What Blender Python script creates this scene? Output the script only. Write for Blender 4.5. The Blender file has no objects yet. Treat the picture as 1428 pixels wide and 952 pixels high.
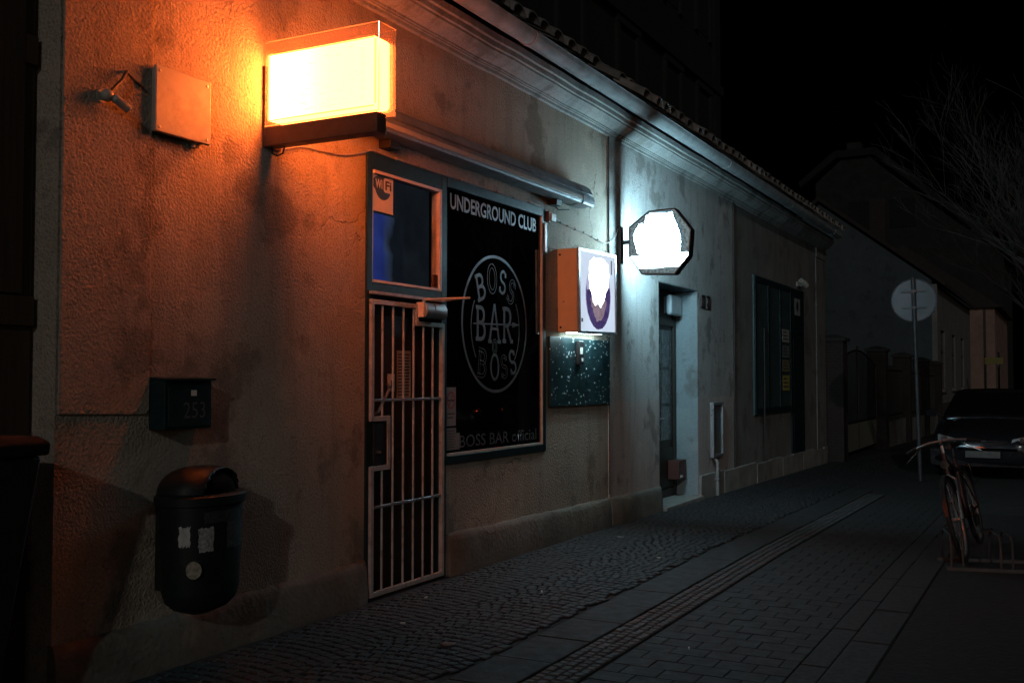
import bpy, bmesh, math, random
from mathutils import Vector, Matrix
random.seed(7)
R = math.radians
sc = bpy.context.scene
COL = sc.collection

# ------------------------------------------------------------------ helpers
def gz(y):                       # the street falls gently beyond y = 9
    return 0.0 if y < 9 else -0.013 * (y - 9)

class MB:
    def __init__(s): s.v = []; s.f = []
    def add(s, vs, fs):
        n = len(s.v); s.v += [tuple(p) for p in vs]; s.f += [tuple(i + n for i in f) for f in fs]; return s
    def box(s, x0, x1, y0, y1, z0, z1):
        return s.add([(x0,y0,z0),(x1,y0,z0),(x1,y1,z0),(x0,y1,z0),(x0,y0,z1),(x1,y0,z1),(x1,y1,z1),(x0,y1,z1)],
                     [(0,3,2,1),(4,5,6,7),(0,1,5,4),(1,2,6,5),(2,3,7,6),(3,0,4,7)])
    def obox(s, c, size, m):     # oriented box, m = 3x3 matrix
        c = Vector(c); h = [a / 2 for a in size]; vs = []
        for z in (-1, 1):
            for x, y in ((-1,-1),(1,-1),(1,1),(-1,1)): vs.append(c + m @ Vector((x*h[0], y*h[1], z*h[2])))
        return s.add(vs, [(0,3,2,1),(4,5,6,7),(0,1,5,4),(1,2,6,5),(2,3,7,6),(3,0,4,7)])
    def quad(s, a, b, c, d): return s.add([a,b,c,d], [(0,1,2,3)])
    def loft(s, rings, closed=True, caps=True):
        n = len(rings[0]); vs = [p for r in rings for p in r]; fs = []
        for i in range(len(rings)-1):
            for j in range(n if closed else n-1):
                k = (j+1) % n
                fs.append((i*n+j, i*n+k, (i+1)*n+k, (i+1)*n+j))
        if caps and closed:
            fs.append(tuple(range(n-1,-1,-1))); fs.append(tuple(range((len(rings)-1)*n, len(rings)*n)))
        return s.add(vs, fs)
    def tube(s, pts, r, n=8, closed=False):
        pts = [Vector(p) for p in pts]; rs = r if isinstance(r, (list, tuple)) else [r]*len(pts)
        rings = []; t0 = (pts[1]-pts[0]).normalized()
        a = t0.cross(Vector((0,0,1)));
        if a.length < .05: a = t0.cross(Vector((1,0,0)))
        a.normalize()
        for i, p in enumerate(pts):
            q = pts[(i+1) % len(pts)] if (closed or i < len(pts)-1) else None
            pr = pts[i-1] if (closed or i > 0) else None
            t = ((q-p).normalized() if q is not None else Vector()) + ((p-pr).normalized() if pr is not None else Vector())
            if t.length < 1e-6: t = t0
            t.normalize(); a = (a - t*a.dot(t)); a.normalize(); b = t.cross(a)
            rings.append([p + (a*math.cos(2*math.pi*k/n) + b*math.sin(2*math.pi*k/n))*rs[i] for k in range(n)])
        if closed: rings.append(rings[0])
        return s.loft(rings, True, not closed)
    def prism(s, poly, axis, a, b):   # polygon in the two other axes, extruded a..b along axis
        def P(u, w, t): return {'x':(t,u,w), 'y':(u,t,w), 'z':(u,w,t)}[axis]
        n = len(poly)
        vs = [P(u,w,a) for u,w in poly] + [P(u,w,b) for u,w in poly]
        fs = [(i,(i+1)%n,n+(i+1)%n,n+i) for i in range(n)] + [tuple(range(n-1,-1,-1)), tuple(range(n,2*n))]
        return s.add(vs, fs)
    def disc(s, c, r, axis, n=24, ry=None):
        ry = ry or r; vs = []
        for k in range(n):
            u, w = r*math.cos(2*math.pi*k/n), ry*math.sin(2*math.pi*k/n)
            vs.append({'x':(c[0],c[1]+u,c[2]+w),'y':(c[0]+u,c[1],c[2]+w),'z':(c[0]+u,c[1]+w,c[2])}[axis])
        return s.add(vs, [tuple(range(n))])
    def cyl(s, p, q, r, n=16): return s.tube([p, q], r, n)
    def sphere(s, c, r, n=12, m=8, sz=1):
        rings = []
        for i in range(1, m):
            a = math.pi*i/m
            rings.append([(c[0]+r*math.sin(a)*math.cos(2*math.pi*k/n), c[1]+r*math.sin(a)*math.sin(2*math.pi*k/n), c[2]-r*math.cos(a)*sz) for k in range(n)])
        return s.loft(rings)
    def build(s, name, mat, parent=None, bevel=0.0, smooth=False, seg=2, loc=None, ang=38):
        me = bpy.data.meshes.new(name); me.from_pydata(s.v, [], s.f)
        bm = bmesh.new(); bm.from_mesh(me); bmesh.ops.recalc_face_normals(bm, faces=bm.faces)
        bm.to_mesh(me); bm.free()
        if mat: me.materials.append(mat)
        if smooth or bevel:
            for p in me.polygons: p.use_smooth = True
            me.set_sharp_from_angle(angle=R(ang))
        o = bpy.data.objects.new(name, me); COL.objects.link(o)
        if parent: o.parent = parent
        if loc: o.location = loc
        if bevel:
            m = o.modifiers.new('bevel', 'BEVEL'); m.width = bevel; m.segments = seg; m.limit_method = 'ANGLE'; m.angle_limit = R(40)
            m.harden_normals = True
        return o

def tag(o, label, cat, group=None):
    o['label'] = label; o['category'] = cat
    if group: o['group'] = group
    return o
def thing(name, label, cat, loc=(0,0,0), rot=(0,0,0), group=None):
    o = bpy.data.objects.new(name, None); COL.objects.link(o); o.location = loc; o.rotation_euler = rot
    o.empty_display_size = .1
    return tag(o, label, cat, group)
def struct(o): o['kind'] = 'structure'; return o
def copy_tree(o, parent=None):
    c = o.copy(); COL.objects.link(c)
    if parent: c.parent = parent
    for ch in [x for x in bpy.data.objects if x.parent == o and x.name in COL.objects]: copy_tree(ch, c)
    return c

# ------------------------------------------------------------------ materials
def newmat(name):
    m = bpy.data.materials.new(name); m.use_nodes = True; nt = m.node_tree; nt.nodes.clear()
    out = nt.nodes.new('ShaderNodeOutputMaterial'); return m, nt, out
def lk(nt, a, b): nt.links.new(a, b)
def noise(nt, vec, scale, detail=4, rough=.55):
    n = nt.nodes.new('ShaderNodeTexNoise'); n.inputs['Scale'].default_value = scale
    n.inputs['Detail'].default_value = detail; n.inputs['Roughness'].default_value = rough
    if vec is not None: lk(nt, vec, n.inputs['Vector'])
    return n.outputs['Fac']
def maprange(nt, val, a, b, c, d):
    n = nt.nodes.new('ShaderNodeMapRange'); lk(nt, val, n.inputs['Value'])
    for k, v in zip(('From Min','From Max','To Min','To Max'), (a,b,c,d)): n.inputs[k].default_value = v
    return n.outputs['Result']
def mixc(nt, fac, a, b, mode='MIX'):
    n = nt.nodes.new('ShaderNodeMix'); n.data_type = 'RGBA'; n.blend_type = mode
    for sock, v in ((n.inputs['Factor'], fac), (n.inputs[6], a), (n.inputs[7], b)):
        if hasattr(v, 'links') or hasattr(v, 'is_linked'): lk(nt, v, sock)
        elif isinstance(v, (int, float)): sock.default_value = v
        else: sock.default_value = (*v, 1)
    return n.outputs[2]
def math_(nt, op, a, b=None):
    n = nt.nodes.new('ShaderNodeMath'); n.operation = op
    for s_, v in ((n.inputs[0], a), (n.inputs[1], b)):
        if v is None: continue
        if isinstance(v, (int, float)): s_.default_value = v
        else: lk(nt, v, s_)
    return n.outputs[0]
def coords(nt, scale=None, rot=None):
    tc = nt.nodes.new('ShaderNodeTexCoord'); v = tc.outputs['Object']
    if scale or rot:
        mp = nt.nodes.new('ShaderNodeMapping'); lk(nt, v, mp.inputs['Vector'])
        if scale: mp.inputs['Scale'].default_value = scale
        if rot: mp.inputs['Rotation'].default_value = rot
        v = mp.outputs[0]
    return v
def bumpn(nt, h, strength, dist, prev=None):
    n = nt.nodes.new('ShaderNodeBump'); n.inputs['Strength'].default_value = strength; n.inputs['Distance'].default_value = dist
    lk(nt, h, n.inputs['Height'])
    if prev is not None: lk(nt, prev, n.inputs['Normal'])
    return n.outputs['Normal']

def M(name, col, rough=.6, metal=0.0, spec=.5, var=.25, vscale=6, bump=0.0, bscale=60, island=0.0, dirt=None, rv=.1):
    """Everyday surface: uneven tone, patchy roughness and a fine bump."""
    m, nt, out = newmat(name); b = nt.nodes.new('ShaderNodeBsdfPrincipled'); lk(nt, b.outputs[0], out.inputs[0])
    v = coords(nt)
    n1 = noise(nt, v, vscale, 6, .62)
    k = maprange(nt, n1, .3, .7, 1-var, 1+var*.6)
    if island:
        g = nt.nodes.new('ShaderNodeNewGeometry')
        k = math_(nt, 'MULTIPLY', k, maprange(nt, g.outputs['Random Per Island'], 0, 1, 1-island, 1+island))
    c = mixc(nt, 1.0, col, (1,1,1), 'MULTIPLY')
    vm = nt.nodes.new('ShaderNodeVectorMath'); vm.operation = 'SCALE'; lk(nt, c, vm.inputs[0]); lk(nt, k, vm.inputs['Scale'])
    c = vm.outputs[0]
    if dirt:
        f = maprange(nt, noise(nt, v, vscale*.6, 8, .7), .5, .68, 0, .8); c = mixc(nt, f, c, dirt)
    lk(nt, c, b.inputs['Base Color'])
    lk(nt, maprange(nt, noise(nt, v, vscale*2.3, 5, .6), .3, .7, max(.01, rough-rv), min(1, rough+rv*1.2)), b.inputs['Roughness'])
    b.inputs['Metallic'].default_value = metal; b.inputs['Specular IOR Level'].default_value = spec
    if bump: lk(nt, bumpn(nt, noise(nt, v, bscale, 4, .6), bump, .01), b.inputs['Normal'])
    return m

def plaster(name, col, col2, grain=42, strength=.9, dado=None, dirt=(.09,.075,.06), streak=.35):
    m, nt, out = newmat(name); b = nt.nodes.new('ShaderNodeBsdfPrincipled'); lk(nt, b.outputs[0], out.inputs[0])
    v = coords(nt); vs = coords(nt, (1, 3.2, .35))
    c = mixc(nt, maprange(nt, noise(nt, v, .9, 6, .6), .35, .65, 0, 1), col, col2)
    if dado:
        sep = nt.nodes.new('ShaderNodeSeparateXYZ'); lk(nt, v, sep.inputs[0])
        zz = math_(nt, 'ADD', sep.outputs[2], math_(nt, 'MULTIPLY', noise(nt, v, 9, 3), .03))
        c = mixc(nt, maprange(nt, zz, dado[0]+.012, dado[0]+.022, 1, 0), c, dado[1])
    # rain streaks, patches of old repair, small chips
    c = mixc(nt, math_(nt, 'MULTIPLY', maprange(nt, noise(nt, vs, 2.2, 7, .62), .5, .75, 0, 1), streak), c, dirt)
    c = mixc(nt, math_(nt, 'MULTIPLY', maprange(nt, noise(nt, v, 1.7, 9, .62), .55, .61, 0, 1), .5), c, dirt)
    c = mixc(nt, math_(nt, 'MULTIPLY', maprange(nt, noise(nt, v, 5.5, 6, .6), .61, .65, 0, 1), .22), c, (dirt[0]*.6, dirt[1]*.6, dirt[2]*.6))
    wv = nt.nodes.new('ShaderNodeTexNoise'); wv.inputs['Scale'].default_value = 2.6; wv.inputs['Detail'].default_value = 5; lk(nt, v, wv.inputs['Vector'])
    wa = nt.nodes.new('ShaderNodeVectorMath'); wa.operation = 'MULTIPLY_ADD'; lk(nt, wv.outputs['Color'], wa.inputs[0]); wa.inputs[1].default_value = (.55,.55,.55); lk(nt, v, wa.inputs[2])
    ck = nt.nodes.new('ShaderNodeTexVoronoi'); ck.feature = 'DISTANCE_TO_EDGE'; ck.inputs['Scale'].default_value = .62; lk(nt, wa.outputs[0], ck.inputs['Vector'])
    crk = math_(nt, 'MULTIPLY', maprange(nt, ck.outputs['Distance'], .0012, .004, 1, 0), maprange(nt, noise(nt, v, .8, 3), .56, .62, 0, 1))
    c = mixc(nt, math_(nt, 'MULTIPLY', crk, .5), c, (dirt[0]*.35, dirt[1]*.35, dirt[2]*.35))
    c = mixc(nt, math_(nt, 'MULTIPLY', maprange(nt, noise(nt, v, 1.5, 4, .5), .62, .66, 0, 1), .3), c, (col[0]*1.3, col[1]*1.25, col[2]*1.15))
    c = mixc(nt, math_(nt, 'MULTIPLY', maprange(nt, noise(nt, v, grain, 3, .6), .36, .5, 1, 0), .35), c, dirt)
    lk(nt, c, b.inputs['Base Color']); b.inputs['Roughness'].default_value = .93; b.inputs['Specular IOR Level'].default_value = .2
    vo = nt.nodes.new('ShaderNodeTexVoronoi'); vo.inputs['Scale'].default_value = grain*1.1; vo.feature = 'SMOOTH_F1'; lk(nt, v, vo.inputs['Vector'])
    g = math_(nt, 'ADD', noise(nt, v, grain, 4, .62), math_(nt, 'MULTIPLY', vo.outputs['Distance'], -.6))
    g = math_(nt, 'MULTIPLY', g, maprange(nt, noise(nt, v, 1.3, 5, .6), .36, .62, .25, 1))      # rough and rubbed-down areas
    g = math_(nt, 'SUBTRACT', g, math_(nt, 'MULTIPLY', crk, .6))
    n1 = bumpn(nt, g, strength*.85, .015)
    n2 = bumpn(nt, noise(nt, v, 3.0, 3, .45), .22, .04, n1)
    lk(nt, n2, b.inputs['Normal'])
    return m

def emis(name, col, strength, mottled=None):
    m, nt, out = newmat(name); e = nt.nodes.new('ShaderNodeEmission'); lk(nt, e.outputs[0], out.inputs[0])
    e.inputs[0].default_value = (*col, 1); e.inputs[1].default_value = strength
    if mottled:
        lk(nt, maprange(nt, noise(nt, coords(nt), mottled[0], 6, .7), .35, .7, strength*mottled[1], strength), e.inputs[1])
    return m

def glassy(name, transp, tint, diff, rough=.03, gloss=.06):
    m, nt, out = newmat(name)
    t = nt.nodes.new('ShaderNodeBsdfTransparent'); t.inputs[0].default_value = (*tint, 1)
    d = nt.nodes.new('ShaderNodeBsdfTranslucent'); d.inputs[0].default_value = (*diff, 1)
    d2 = nt.nodes.new('ShaderNodeBsdfDiffuse'); d2.inputs[0].default_value = (*diff, 1)
    g = nt.nodes.new('ShaderNodeBsdfGlossy'); g.inputs['Roughness'].default_value = rough
    m0 = nt.nodes.new('ShaderNodeMixShader'); m0.inputs[0].default_value = .5; lk(nt, d.outputs[0], m0.inputs[1]); lk(nt, d2.outputs[0], m0.inputs[2])
    m1 = nt.nodes.new('ShaderNodeMixShader'); m1.inputs[0].default_value = transp; lk(nt, m0.outputs[0], m1.inputs[1]); lk(nt, t.outputs[0], m1.inputs[2])
    m2 = nt.nodes.new('ShaderNodeMixShader'); m2.inputs[0].default_value = gloss; lk(nt, m1.outputs[0], m2.inputs[1]); lk(nt, g.outputs[0], m2.inputs[2])
    lk(nt, m2.outputs[0], out.inputs[0]); return m

def brick_mat(name, c1, c2, mortar, s=1.0):
    m, nt, out = newmat(name); b = nt.nodes.new('ShaderNodeBsdfPrincipled'); lk(nt, b.outputs[0], out.inputs[0])
    tc = nt.nodes.new('ShaderNodeTexCoord'); sp = nt.nodes.new('ShaderNodeSeparateXYZ'); lk(nt, tc.outputs['Object'], sp.inputs[0])
    cb = nt.nodes.new('ShaderNodeCombineXYZ'); lk(nt, math_(nt,'ADD',sp.outputs[0],sp.outputs[1]), cb.inputs[0]); lk(nt, sp.outputs[2], cb.inputs[1])
    t = nt.nodes.new('ShaderNodeTexBrick'); lk(nt, cb.outputs[0], t.inputs['Vector']); t.inputs['Scale'].default_value = 4/s
    t.inputs['Color1'].default_value = (*c1,1); t.inputs['Color2'].default_value = (*c2,1); t.inputs['Mortar'].default_value = (*mortar,1)
    lk(nt, t.outputs['Color'], b.inputs['Base Color']); b.inputs['Roughness'].default_value = .9
    lk(nt, bumpn(nt, t.outputs['Fac'], -.5, .01), b.inputs['Normal']); return m

def wood_mat(name, c1, c2, rough=.5, spec=.4):
    m, nt, out = newmat(name); b = nt.nodes.new('ShaderNodeBsdfPrincipled'); lk(nt, b.outputs[0], out.inputs[0])
    v = coords(nt, (9, 9, .7)); n = noise(nt, v, 3, 8, .65)
    lk(nt, mixc(nt, maprange(nt, n, .3, .7, 0, 1), c1, c2), b.inputs['Base Color'])
    b.inputs['Roughness'].default_value = rough; b.inputs['Specular IOR Level'].default_value = spec
    lk(nt, bumpn(nt, n, .35, .006), b.inputs['Normal']); return m

PL1 = plaster('roughcast_tan', (.41,.34,.27), (.31,.26,.21), 62, 1.0)
PL2 = plaster('roughcast_grey', (.42,.41,.39), (.33,.32,.31), 66, .75, dado=(1.25, (.44,.375,.345)))
PL3 = plaster('smooth_render', (.22,.215,.205), (.155,.15,.145), 90, .35, streak=.6)
PLC = plaster('cornice_render', (.38,.38,.365), (.25,.25,.24), 60, .4, streak=.5)
PLP = plaster('plinth_render', (.21,.19,.16), (.11,.105,.09), 30, .7, streak=.5)
REV = plaster('reveal_render', (.22,.265,.28), (.19,.225,.235), 70, .3)
STONE = M('plinth_stone', (.24,.225,.20), .85, var=.4, vscale=3, bump=.5, bscale=40, island=.18)
GREEN = M('dark_green_paint', (.011,.026,.03), .42, spec=.18, var=.3, vscale=9, bump=.12, bscale=70, dirt=(.012,.016,.017))
BEAD = M('pale_glazing_bead', (.55,.48,.42), .5, var=.2, vscale=12)
GATE = M('gate_pale_paint', (.36,.355,.335), .5, var=.28, vscale=14, dirt=(.16,.12,.09))
DWOOD = wood_mat('dark_door_wood', (.014,.011,.009), (.03,.022,.016), .5)
BROWN = wood_mat('brown_gate_wood', (.06,.035,.022), (.025,.016,.012), .6)
BLACKFILM = M('black_window_film', (.003,.003,.0035), .02, spec=.5, var=.1, rv=.008)
VINYL = M('grey_vinyl', (.2,.2,.215), .55, var=.18, vscale=8)
VINYL2 = M('dim_grey_vinyl', (.075,.075,.079), .55, var=.25, vscale=8)
ALU = M('grey_aluminium', (.45,.47,.49), .34, metal=.75, var=.2, vscale=5, dirt=(.2,.2,.2))
ZINC = M('zinc_gutter', (.27,.285,.285), .8, metal=.0, spec=.25, var=.3, vscale=4, dirt=(.14,.13,.12))
TILE = M('clay_roof_tile', (.20,.18,.165), .85, var=.4, vscale=5, island=.3, bump=.3)
BLACKM = M('black_steel', (.012,.012,.013), .42, var=.3, bump=.1)
DSTEEL = M('brown_steel', (.10,.055,.04), .5, var=.3, vscale=9)
WHITEP = M('white_enamel', (.36,.33,.29), .42, var=.12, vscale=7, dirt=(.23,.2,.16))
WHITEBOX = M('orange_side_enamel', (.72,.44,.22), .4, var=.1, vscale=7)
PLAST = M('bin_plastic', (.008,.013,.013), .5, spec=.3, var=.3, vscale=14, bump=.15, bscale=120)
BINBLACK = M('bin_opening_shade', (.001,.001,.001), .95, spec=.05)
PAPER = M('paper', (.62,.6,.56), .85, var=.15)
STICK = M('worn_sticker', (.34,.34,.34), .8, var=.5, vscale=60, dirt=(.05,.05,.05))
INK = M('printed_black', (.02,.02,.022), .6)
RUBBER = M('tyre_rubber', (.012,.012,.012), .8, bump=.2)
CHROME = M('chrome', (.7,.7,.7), .12, metal=1, var=.1)
CABLE = M('cable_sheath', (.03,.027,.025), .6)
PALECABLE = M('pale_cable_sheath', (.3,.26,.22), .6)
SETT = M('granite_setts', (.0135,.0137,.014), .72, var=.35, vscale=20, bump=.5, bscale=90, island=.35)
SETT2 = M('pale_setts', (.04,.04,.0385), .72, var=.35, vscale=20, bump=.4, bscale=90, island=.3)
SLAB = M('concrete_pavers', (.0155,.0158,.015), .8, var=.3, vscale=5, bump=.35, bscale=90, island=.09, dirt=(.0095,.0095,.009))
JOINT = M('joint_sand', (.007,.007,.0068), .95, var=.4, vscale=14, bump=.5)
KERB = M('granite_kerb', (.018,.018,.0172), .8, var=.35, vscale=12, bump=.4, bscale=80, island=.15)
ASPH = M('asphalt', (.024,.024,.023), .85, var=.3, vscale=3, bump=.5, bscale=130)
SOIL = M('bare_soil', (.005,.0045,.004), .97, var=.5, vscale=7, bump=1.0, bscale=26)
BARK = M('dark_bark', (.04,.035,.03), .9, var=.4, vscale=9, bump=.4)

# ------------------------------------------------------------------ camera / render
cam = bpy.data.cameras.new('Camera'); camo = bpy.data.objects.new('Camera', cam); COL.objects.link(camo)
cam.sensor_width = 36; cam.lens = 36*1450/1428; cam.clip_end = 600; cam.clip_start = .05
camo.location = (4.2, 0, 1.5); camo.rotation_euler = (R(90+2.054), 0, R(27.846))
sc.camera = camo
sc.view_settings.view_transform = 'Standard'; sc.view_settings.look = 'None'
sc.view_settings.exposure = 0; sc.view_settings.gamma = 1
sc.cycles.max_bounces = 6; sc.cycles.transparent_max_bounces = 12; sc.cycles.use_denoising = True
sc.cycles.sample_clamp_indirect = 4; sc.cycles.caustics_reflective = False; sc.cycles.caustics_refractive = False

# ------------------------------------------------------------------ light: night, one far lamp behind the camera as the sun
TRAVEL = Vector((-1, 2.25, -.86)).normalized()
sun = bpy.data.lights.new('far_street_light', 'SUN'); sun.energy = .22; sun.angle = R(.9); sun.color = (1, .965, .91)
suno = bpy.data.objects.new('far_street_light', sun); COL.objects.link(suno)
suno.rotation_euler = TRAVEL.to_track_quat('-Z', 'Y').to_euler(); suno.location = (8, -12, 9)
w = bpy.data.worlds.new('World'); sc.world = w; w.use_nodes = True
bg = w.node_tree.nodes['Background']; sky = w.node_tree.nodes.new('ShaderNodeTexSky'); sky.sky_type = 'NISHITA'; sky.sun_disc = False
# night: only the last glow low behind the camera
sky.sun_elevation = R(-6.4); sky.sun_rotation = math.atan2(-TRAVEL.x, -TRAVEL.y)
w.node_tree.links.new(sky.outputs[0], bg.inputs[0]); bg.inputs[1].default_value = 10.0

# ------------------------------------------------------------------ ground
def strip(mb, x0, x1, ys, dz):
    for a, b in zip(ys[:-1], ys[1:]):
        mb.quad((x0,a,gz(a)+dz),(x1,a,gz(a)+dz),(x1,b,gz(b)+dz),(x0,b,gz(b)+dz))
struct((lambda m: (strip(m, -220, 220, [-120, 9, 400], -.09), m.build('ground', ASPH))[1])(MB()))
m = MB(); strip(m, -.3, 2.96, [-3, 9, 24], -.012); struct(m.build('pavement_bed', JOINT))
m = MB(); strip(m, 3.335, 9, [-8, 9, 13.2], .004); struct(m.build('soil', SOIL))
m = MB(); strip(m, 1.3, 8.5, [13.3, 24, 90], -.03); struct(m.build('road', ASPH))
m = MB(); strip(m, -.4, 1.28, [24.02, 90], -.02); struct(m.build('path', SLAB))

def block(mb, c, hx, hy, h, ang, tilt=.012, inset=.006):
    ca, sa = math.cos(ang), math.sin(ang); x, y = c; z = gz(y)
    tx, ty = random.uniform(-tilt, tilt), random.uniform(-tilt, tilt); h += random.uniform(-.3, .3)*inset
    vs = []
    for k, (ix, iz) in enumerate(((0, -.025), (0, h-inset*.8), (inset, h))):
        for sx, sy in ((-1,-1),(1,-1),(1,1),(-1,1)):
            ux, uy = sx*(hx-ix), sy*(hy-ix)
            vs.append((x+ux*ca-uy*sa, y+ux*sa+uy*ca, z+iz+(ux*tx+uy*ty if k else 0)))
    fs = [(8,9,10,11)]
    for k in (0, 4): fs += [(k,k+1,k+5,k+4),(k+1,k+2,k+6,k+5),(k+2,k+3,k+7,k+6),(k+3,k,k+4,k+7)]
    mb.add(vs, fs)
m = MB(); y = 1.2
while y < 24:
    pitch = .078
    x = .09 + random.uniform(0, .05)
    while x < 1.43:
        wd = random.uniform(.06, .088)
        if x + wd > 1.45: break
        cx = x + wd/2; u = ((cx % .72) - .36)/.36
        block(m, (cx, y + .085*(1-u*u) + random.uniform(-.006,.006)), wd/2-.0035, .0335+random.uniform(-.003,.003), .004, .47*-u*.36+random.uniform(-.05,.05), .05, .007)
        x += wd
    y += pitch
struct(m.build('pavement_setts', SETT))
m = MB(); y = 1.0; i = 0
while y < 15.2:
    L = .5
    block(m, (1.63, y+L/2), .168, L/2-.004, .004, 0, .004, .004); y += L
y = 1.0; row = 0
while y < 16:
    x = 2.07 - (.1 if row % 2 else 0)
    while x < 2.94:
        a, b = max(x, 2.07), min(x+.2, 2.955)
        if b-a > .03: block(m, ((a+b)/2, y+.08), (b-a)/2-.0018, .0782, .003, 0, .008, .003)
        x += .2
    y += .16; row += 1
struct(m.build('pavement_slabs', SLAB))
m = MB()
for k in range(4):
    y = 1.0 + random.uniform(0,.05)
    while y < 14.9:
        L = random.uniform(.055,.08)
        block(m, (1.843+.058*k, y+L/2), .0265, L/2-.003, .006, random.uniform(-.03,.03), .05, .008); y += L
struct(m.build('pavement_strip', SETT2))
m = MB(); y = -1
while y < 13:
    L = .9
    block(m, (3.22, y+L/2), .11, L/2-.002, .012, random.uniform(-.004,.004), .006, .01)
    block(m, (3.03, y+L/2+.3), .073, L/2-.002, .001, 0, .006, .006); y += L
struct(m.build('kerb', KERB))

# ------------------------------------------------------------------ walls with openings
def wall(mb, y0, y1, z0, z1, holes, x=0.0, depth=.3, flush=True):
    ys = sorted({y0, y1, *[h[0] for h in holes], *[h[1] for h in holes]})
    zs = sorted({z0, z1, *[h[2] for h in holes], *[h[3] for h in holes]})
    for a, b in zip(ys[:-1], ys[1:]):
        for c, d in zip(zs[:-1], zs[1:]):
            cy, cz = (a+b)/2, (c+d)/2
            if any(h[0] < cy < h[1] and h[2] < cz < h[3] for h in holes): continue
            mb.quad((x,a,c),(x,b,c),(x,b,d),(x,a,d))
    for h in holes:
        a, b, c, d = h[:4]; dp = h[4] if len(h) > 4 else depth
        mb.quad((x,a,c),(x-dp,a,c),(x-dp,a,d),(x,a,d)); mb.quad((x,b,c),(x-dp,b,c),(x-dp,b,d),(x,b,d))
        mb.quad((x,a,d),(x-dp,a,d),(x-dp,b,d),(x,b,d)); mb.quad((x,a,c),(x-dp,a,c),(x-dp,b,c),(x,b,c))

# cornice profile (x outward, z up)
CORN = [(0.0,4.055),(.028,4.06),(.03,4.085),(.046,4.087),(.047,4.098),(.058,4.10),(.06,4.114),(.085,4.122),(.125,4.142),(.168,4.172),(.17,4.19),(.192,4.192),(.194,4.232),(.22,4.235),(.222,4.29),(0.0,4.3)]
def cornice(parent, y0, y1):
    mb = MB(); n = max(2, int((y1-y0)/.4)); rings = []
    for i in range(n+1):
        y = y0+(y1-y0)*i/n; j = random.uniform(-.006,.006)
        rings.append([(max(0,px+ (j*.6 if px > .03 else 0)), y, pz+j) for px, pz in CORN])
    mb.loft(rings); return mb.build('cornice', PLC, parent)
def gutter(parent, y0, y1, joints):
    mb = MB(); prof = []
    for k in range(13):
        a = math.pi + math.pi*k/12
        prof.append((.345+.088*math.cos(a), 4.345+.088*math.sin(a)))
    prof += [(.437,4.352),(.427,4.356),(.421,4.345)] + [(.345+.078*math.cos(math.pi+math.pi*k/12), 4.345+.078*math.sin(math.pi+math.pi*k/12)) for k in range(12,-1,-1)]
    n = int((y1-y0)/1.2)+1
    mb.loft([[(px, y0+(y1-y0)*i/n, pz+random.uniform(-.004,.004)) for px, pz in prof] for i in range(n+1)])
    for yj in joints:
        pr = [(.345+.094*math.cos(math.pi+math.pi*k/12), 4.345+.094*math.sin(math.pi+math.pi*k/12)) for k in range(13)]
        pr2 = [(.345+.0885*math.cos(math.pi+math.pi*k/12), 4.345+.0885*math.sin(math.pi+math.pi*k/12)) for k in range(12,-1,-1)]
        mb.prism(pr+pr2, 'y', yj-.02, yj+.02)
    return mb.build('gutter', ZINC, parent, smooth=True)
def roof(parent, y0, y1, back=0.0):
    mb = MB(); ang = math.atan2(3.6, 5.0); ca, sa = math.cos(ang), math.sin(ang)
    x0, z0 = .37-back, 4.43+back*.72; pitch = .29; y = y0+pitch/2; 
    while y < y1-.05:
        yy = y + random.uniform(-.022,.022)
        for k in range(4):          # courses of barrel tiles near the eave
            s0, s1 = -.05+k*.36+random.uniform(-.035,.03), k*.36+.4
            rings = []
            for s, r, lift in ((s0,.122,.03+random.uniform(0,.02)),(s1,.10,.0)):
                outer = [(x0-s*ca - (lift+r*.8*math.sin(math.pi*t/8))*-sa*0 , yy+r*math.cos(math.pi*t/8), z0+s*sa+lift+r*.85*math.sin(math.pi*t/8)) for t in range(9)]
                inner = [(px, yy+(r-.016)*math.cos(math.pi*(8-t)/8), z0+s*sa+lift+(r-.016)*.85*math.sin(math.pi*(8-t)/8)) for t, (px,_,_) in enumerate(outer)]
                rings.append(outer+inner)
            mb.loft(rings)
        y += pitch
    # tile underlay up to the ridge and the rear slope
    pts = [(.3,4.41),(-5,4.41+5.3*sa/ca),(-10.3,4.41),(-10.3,4.37),(-5,4.37+5.3*sa/ca),(.3,4.37)]
    mb.prism(pts, 'y', y0, y1)
    return mb.build('roof', TILE, parent, smooth=True)

# ------------------------------------------------------------------ the bar's house
bar = thing('bar_house', 'old low house with tan roughcast front, barred door and black bar window', 'house')
HOLE_GATE = (1.0, 3.335, -.3, 3.5, .2)
mb = MB()
wall(mb, 1.0, 10.10, -.3, 4.4, [HOLE_GATE, (5.80,6.86,-.3,3.065,.12), (6.86,8.595,.842,3.064,.14)])
wall(mb, -8, 1.0, -.3, 4.4, [])
mb.quad((-.2,1,-.3),(-.2,3.335,-.3),(-.2,3.335,3.5),(-.2,1,3.5))
mb.quad((-10,-8,-.3),(0,-8,-.3),(0,-8,4.4),(-10,-8,4.4)); mb.quad((-10,-8,-.3),(-10,10.1,-.3),(-10,10.1,4.4),(-10,-8,4.4))
mb.build('wall', PL1, bar)
# raised older render left of the seam
mb = MB(); mb.prism([(3.345,1.33),(3.875,1.315),(3.90,1.34),(3.895,4.05),(3.345,4.05)], 'x', .001, .014)
o = mb.build('render_panel', PL1, bar, bevel=.006); o['label'] = 'raised panel of older render'
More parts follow.
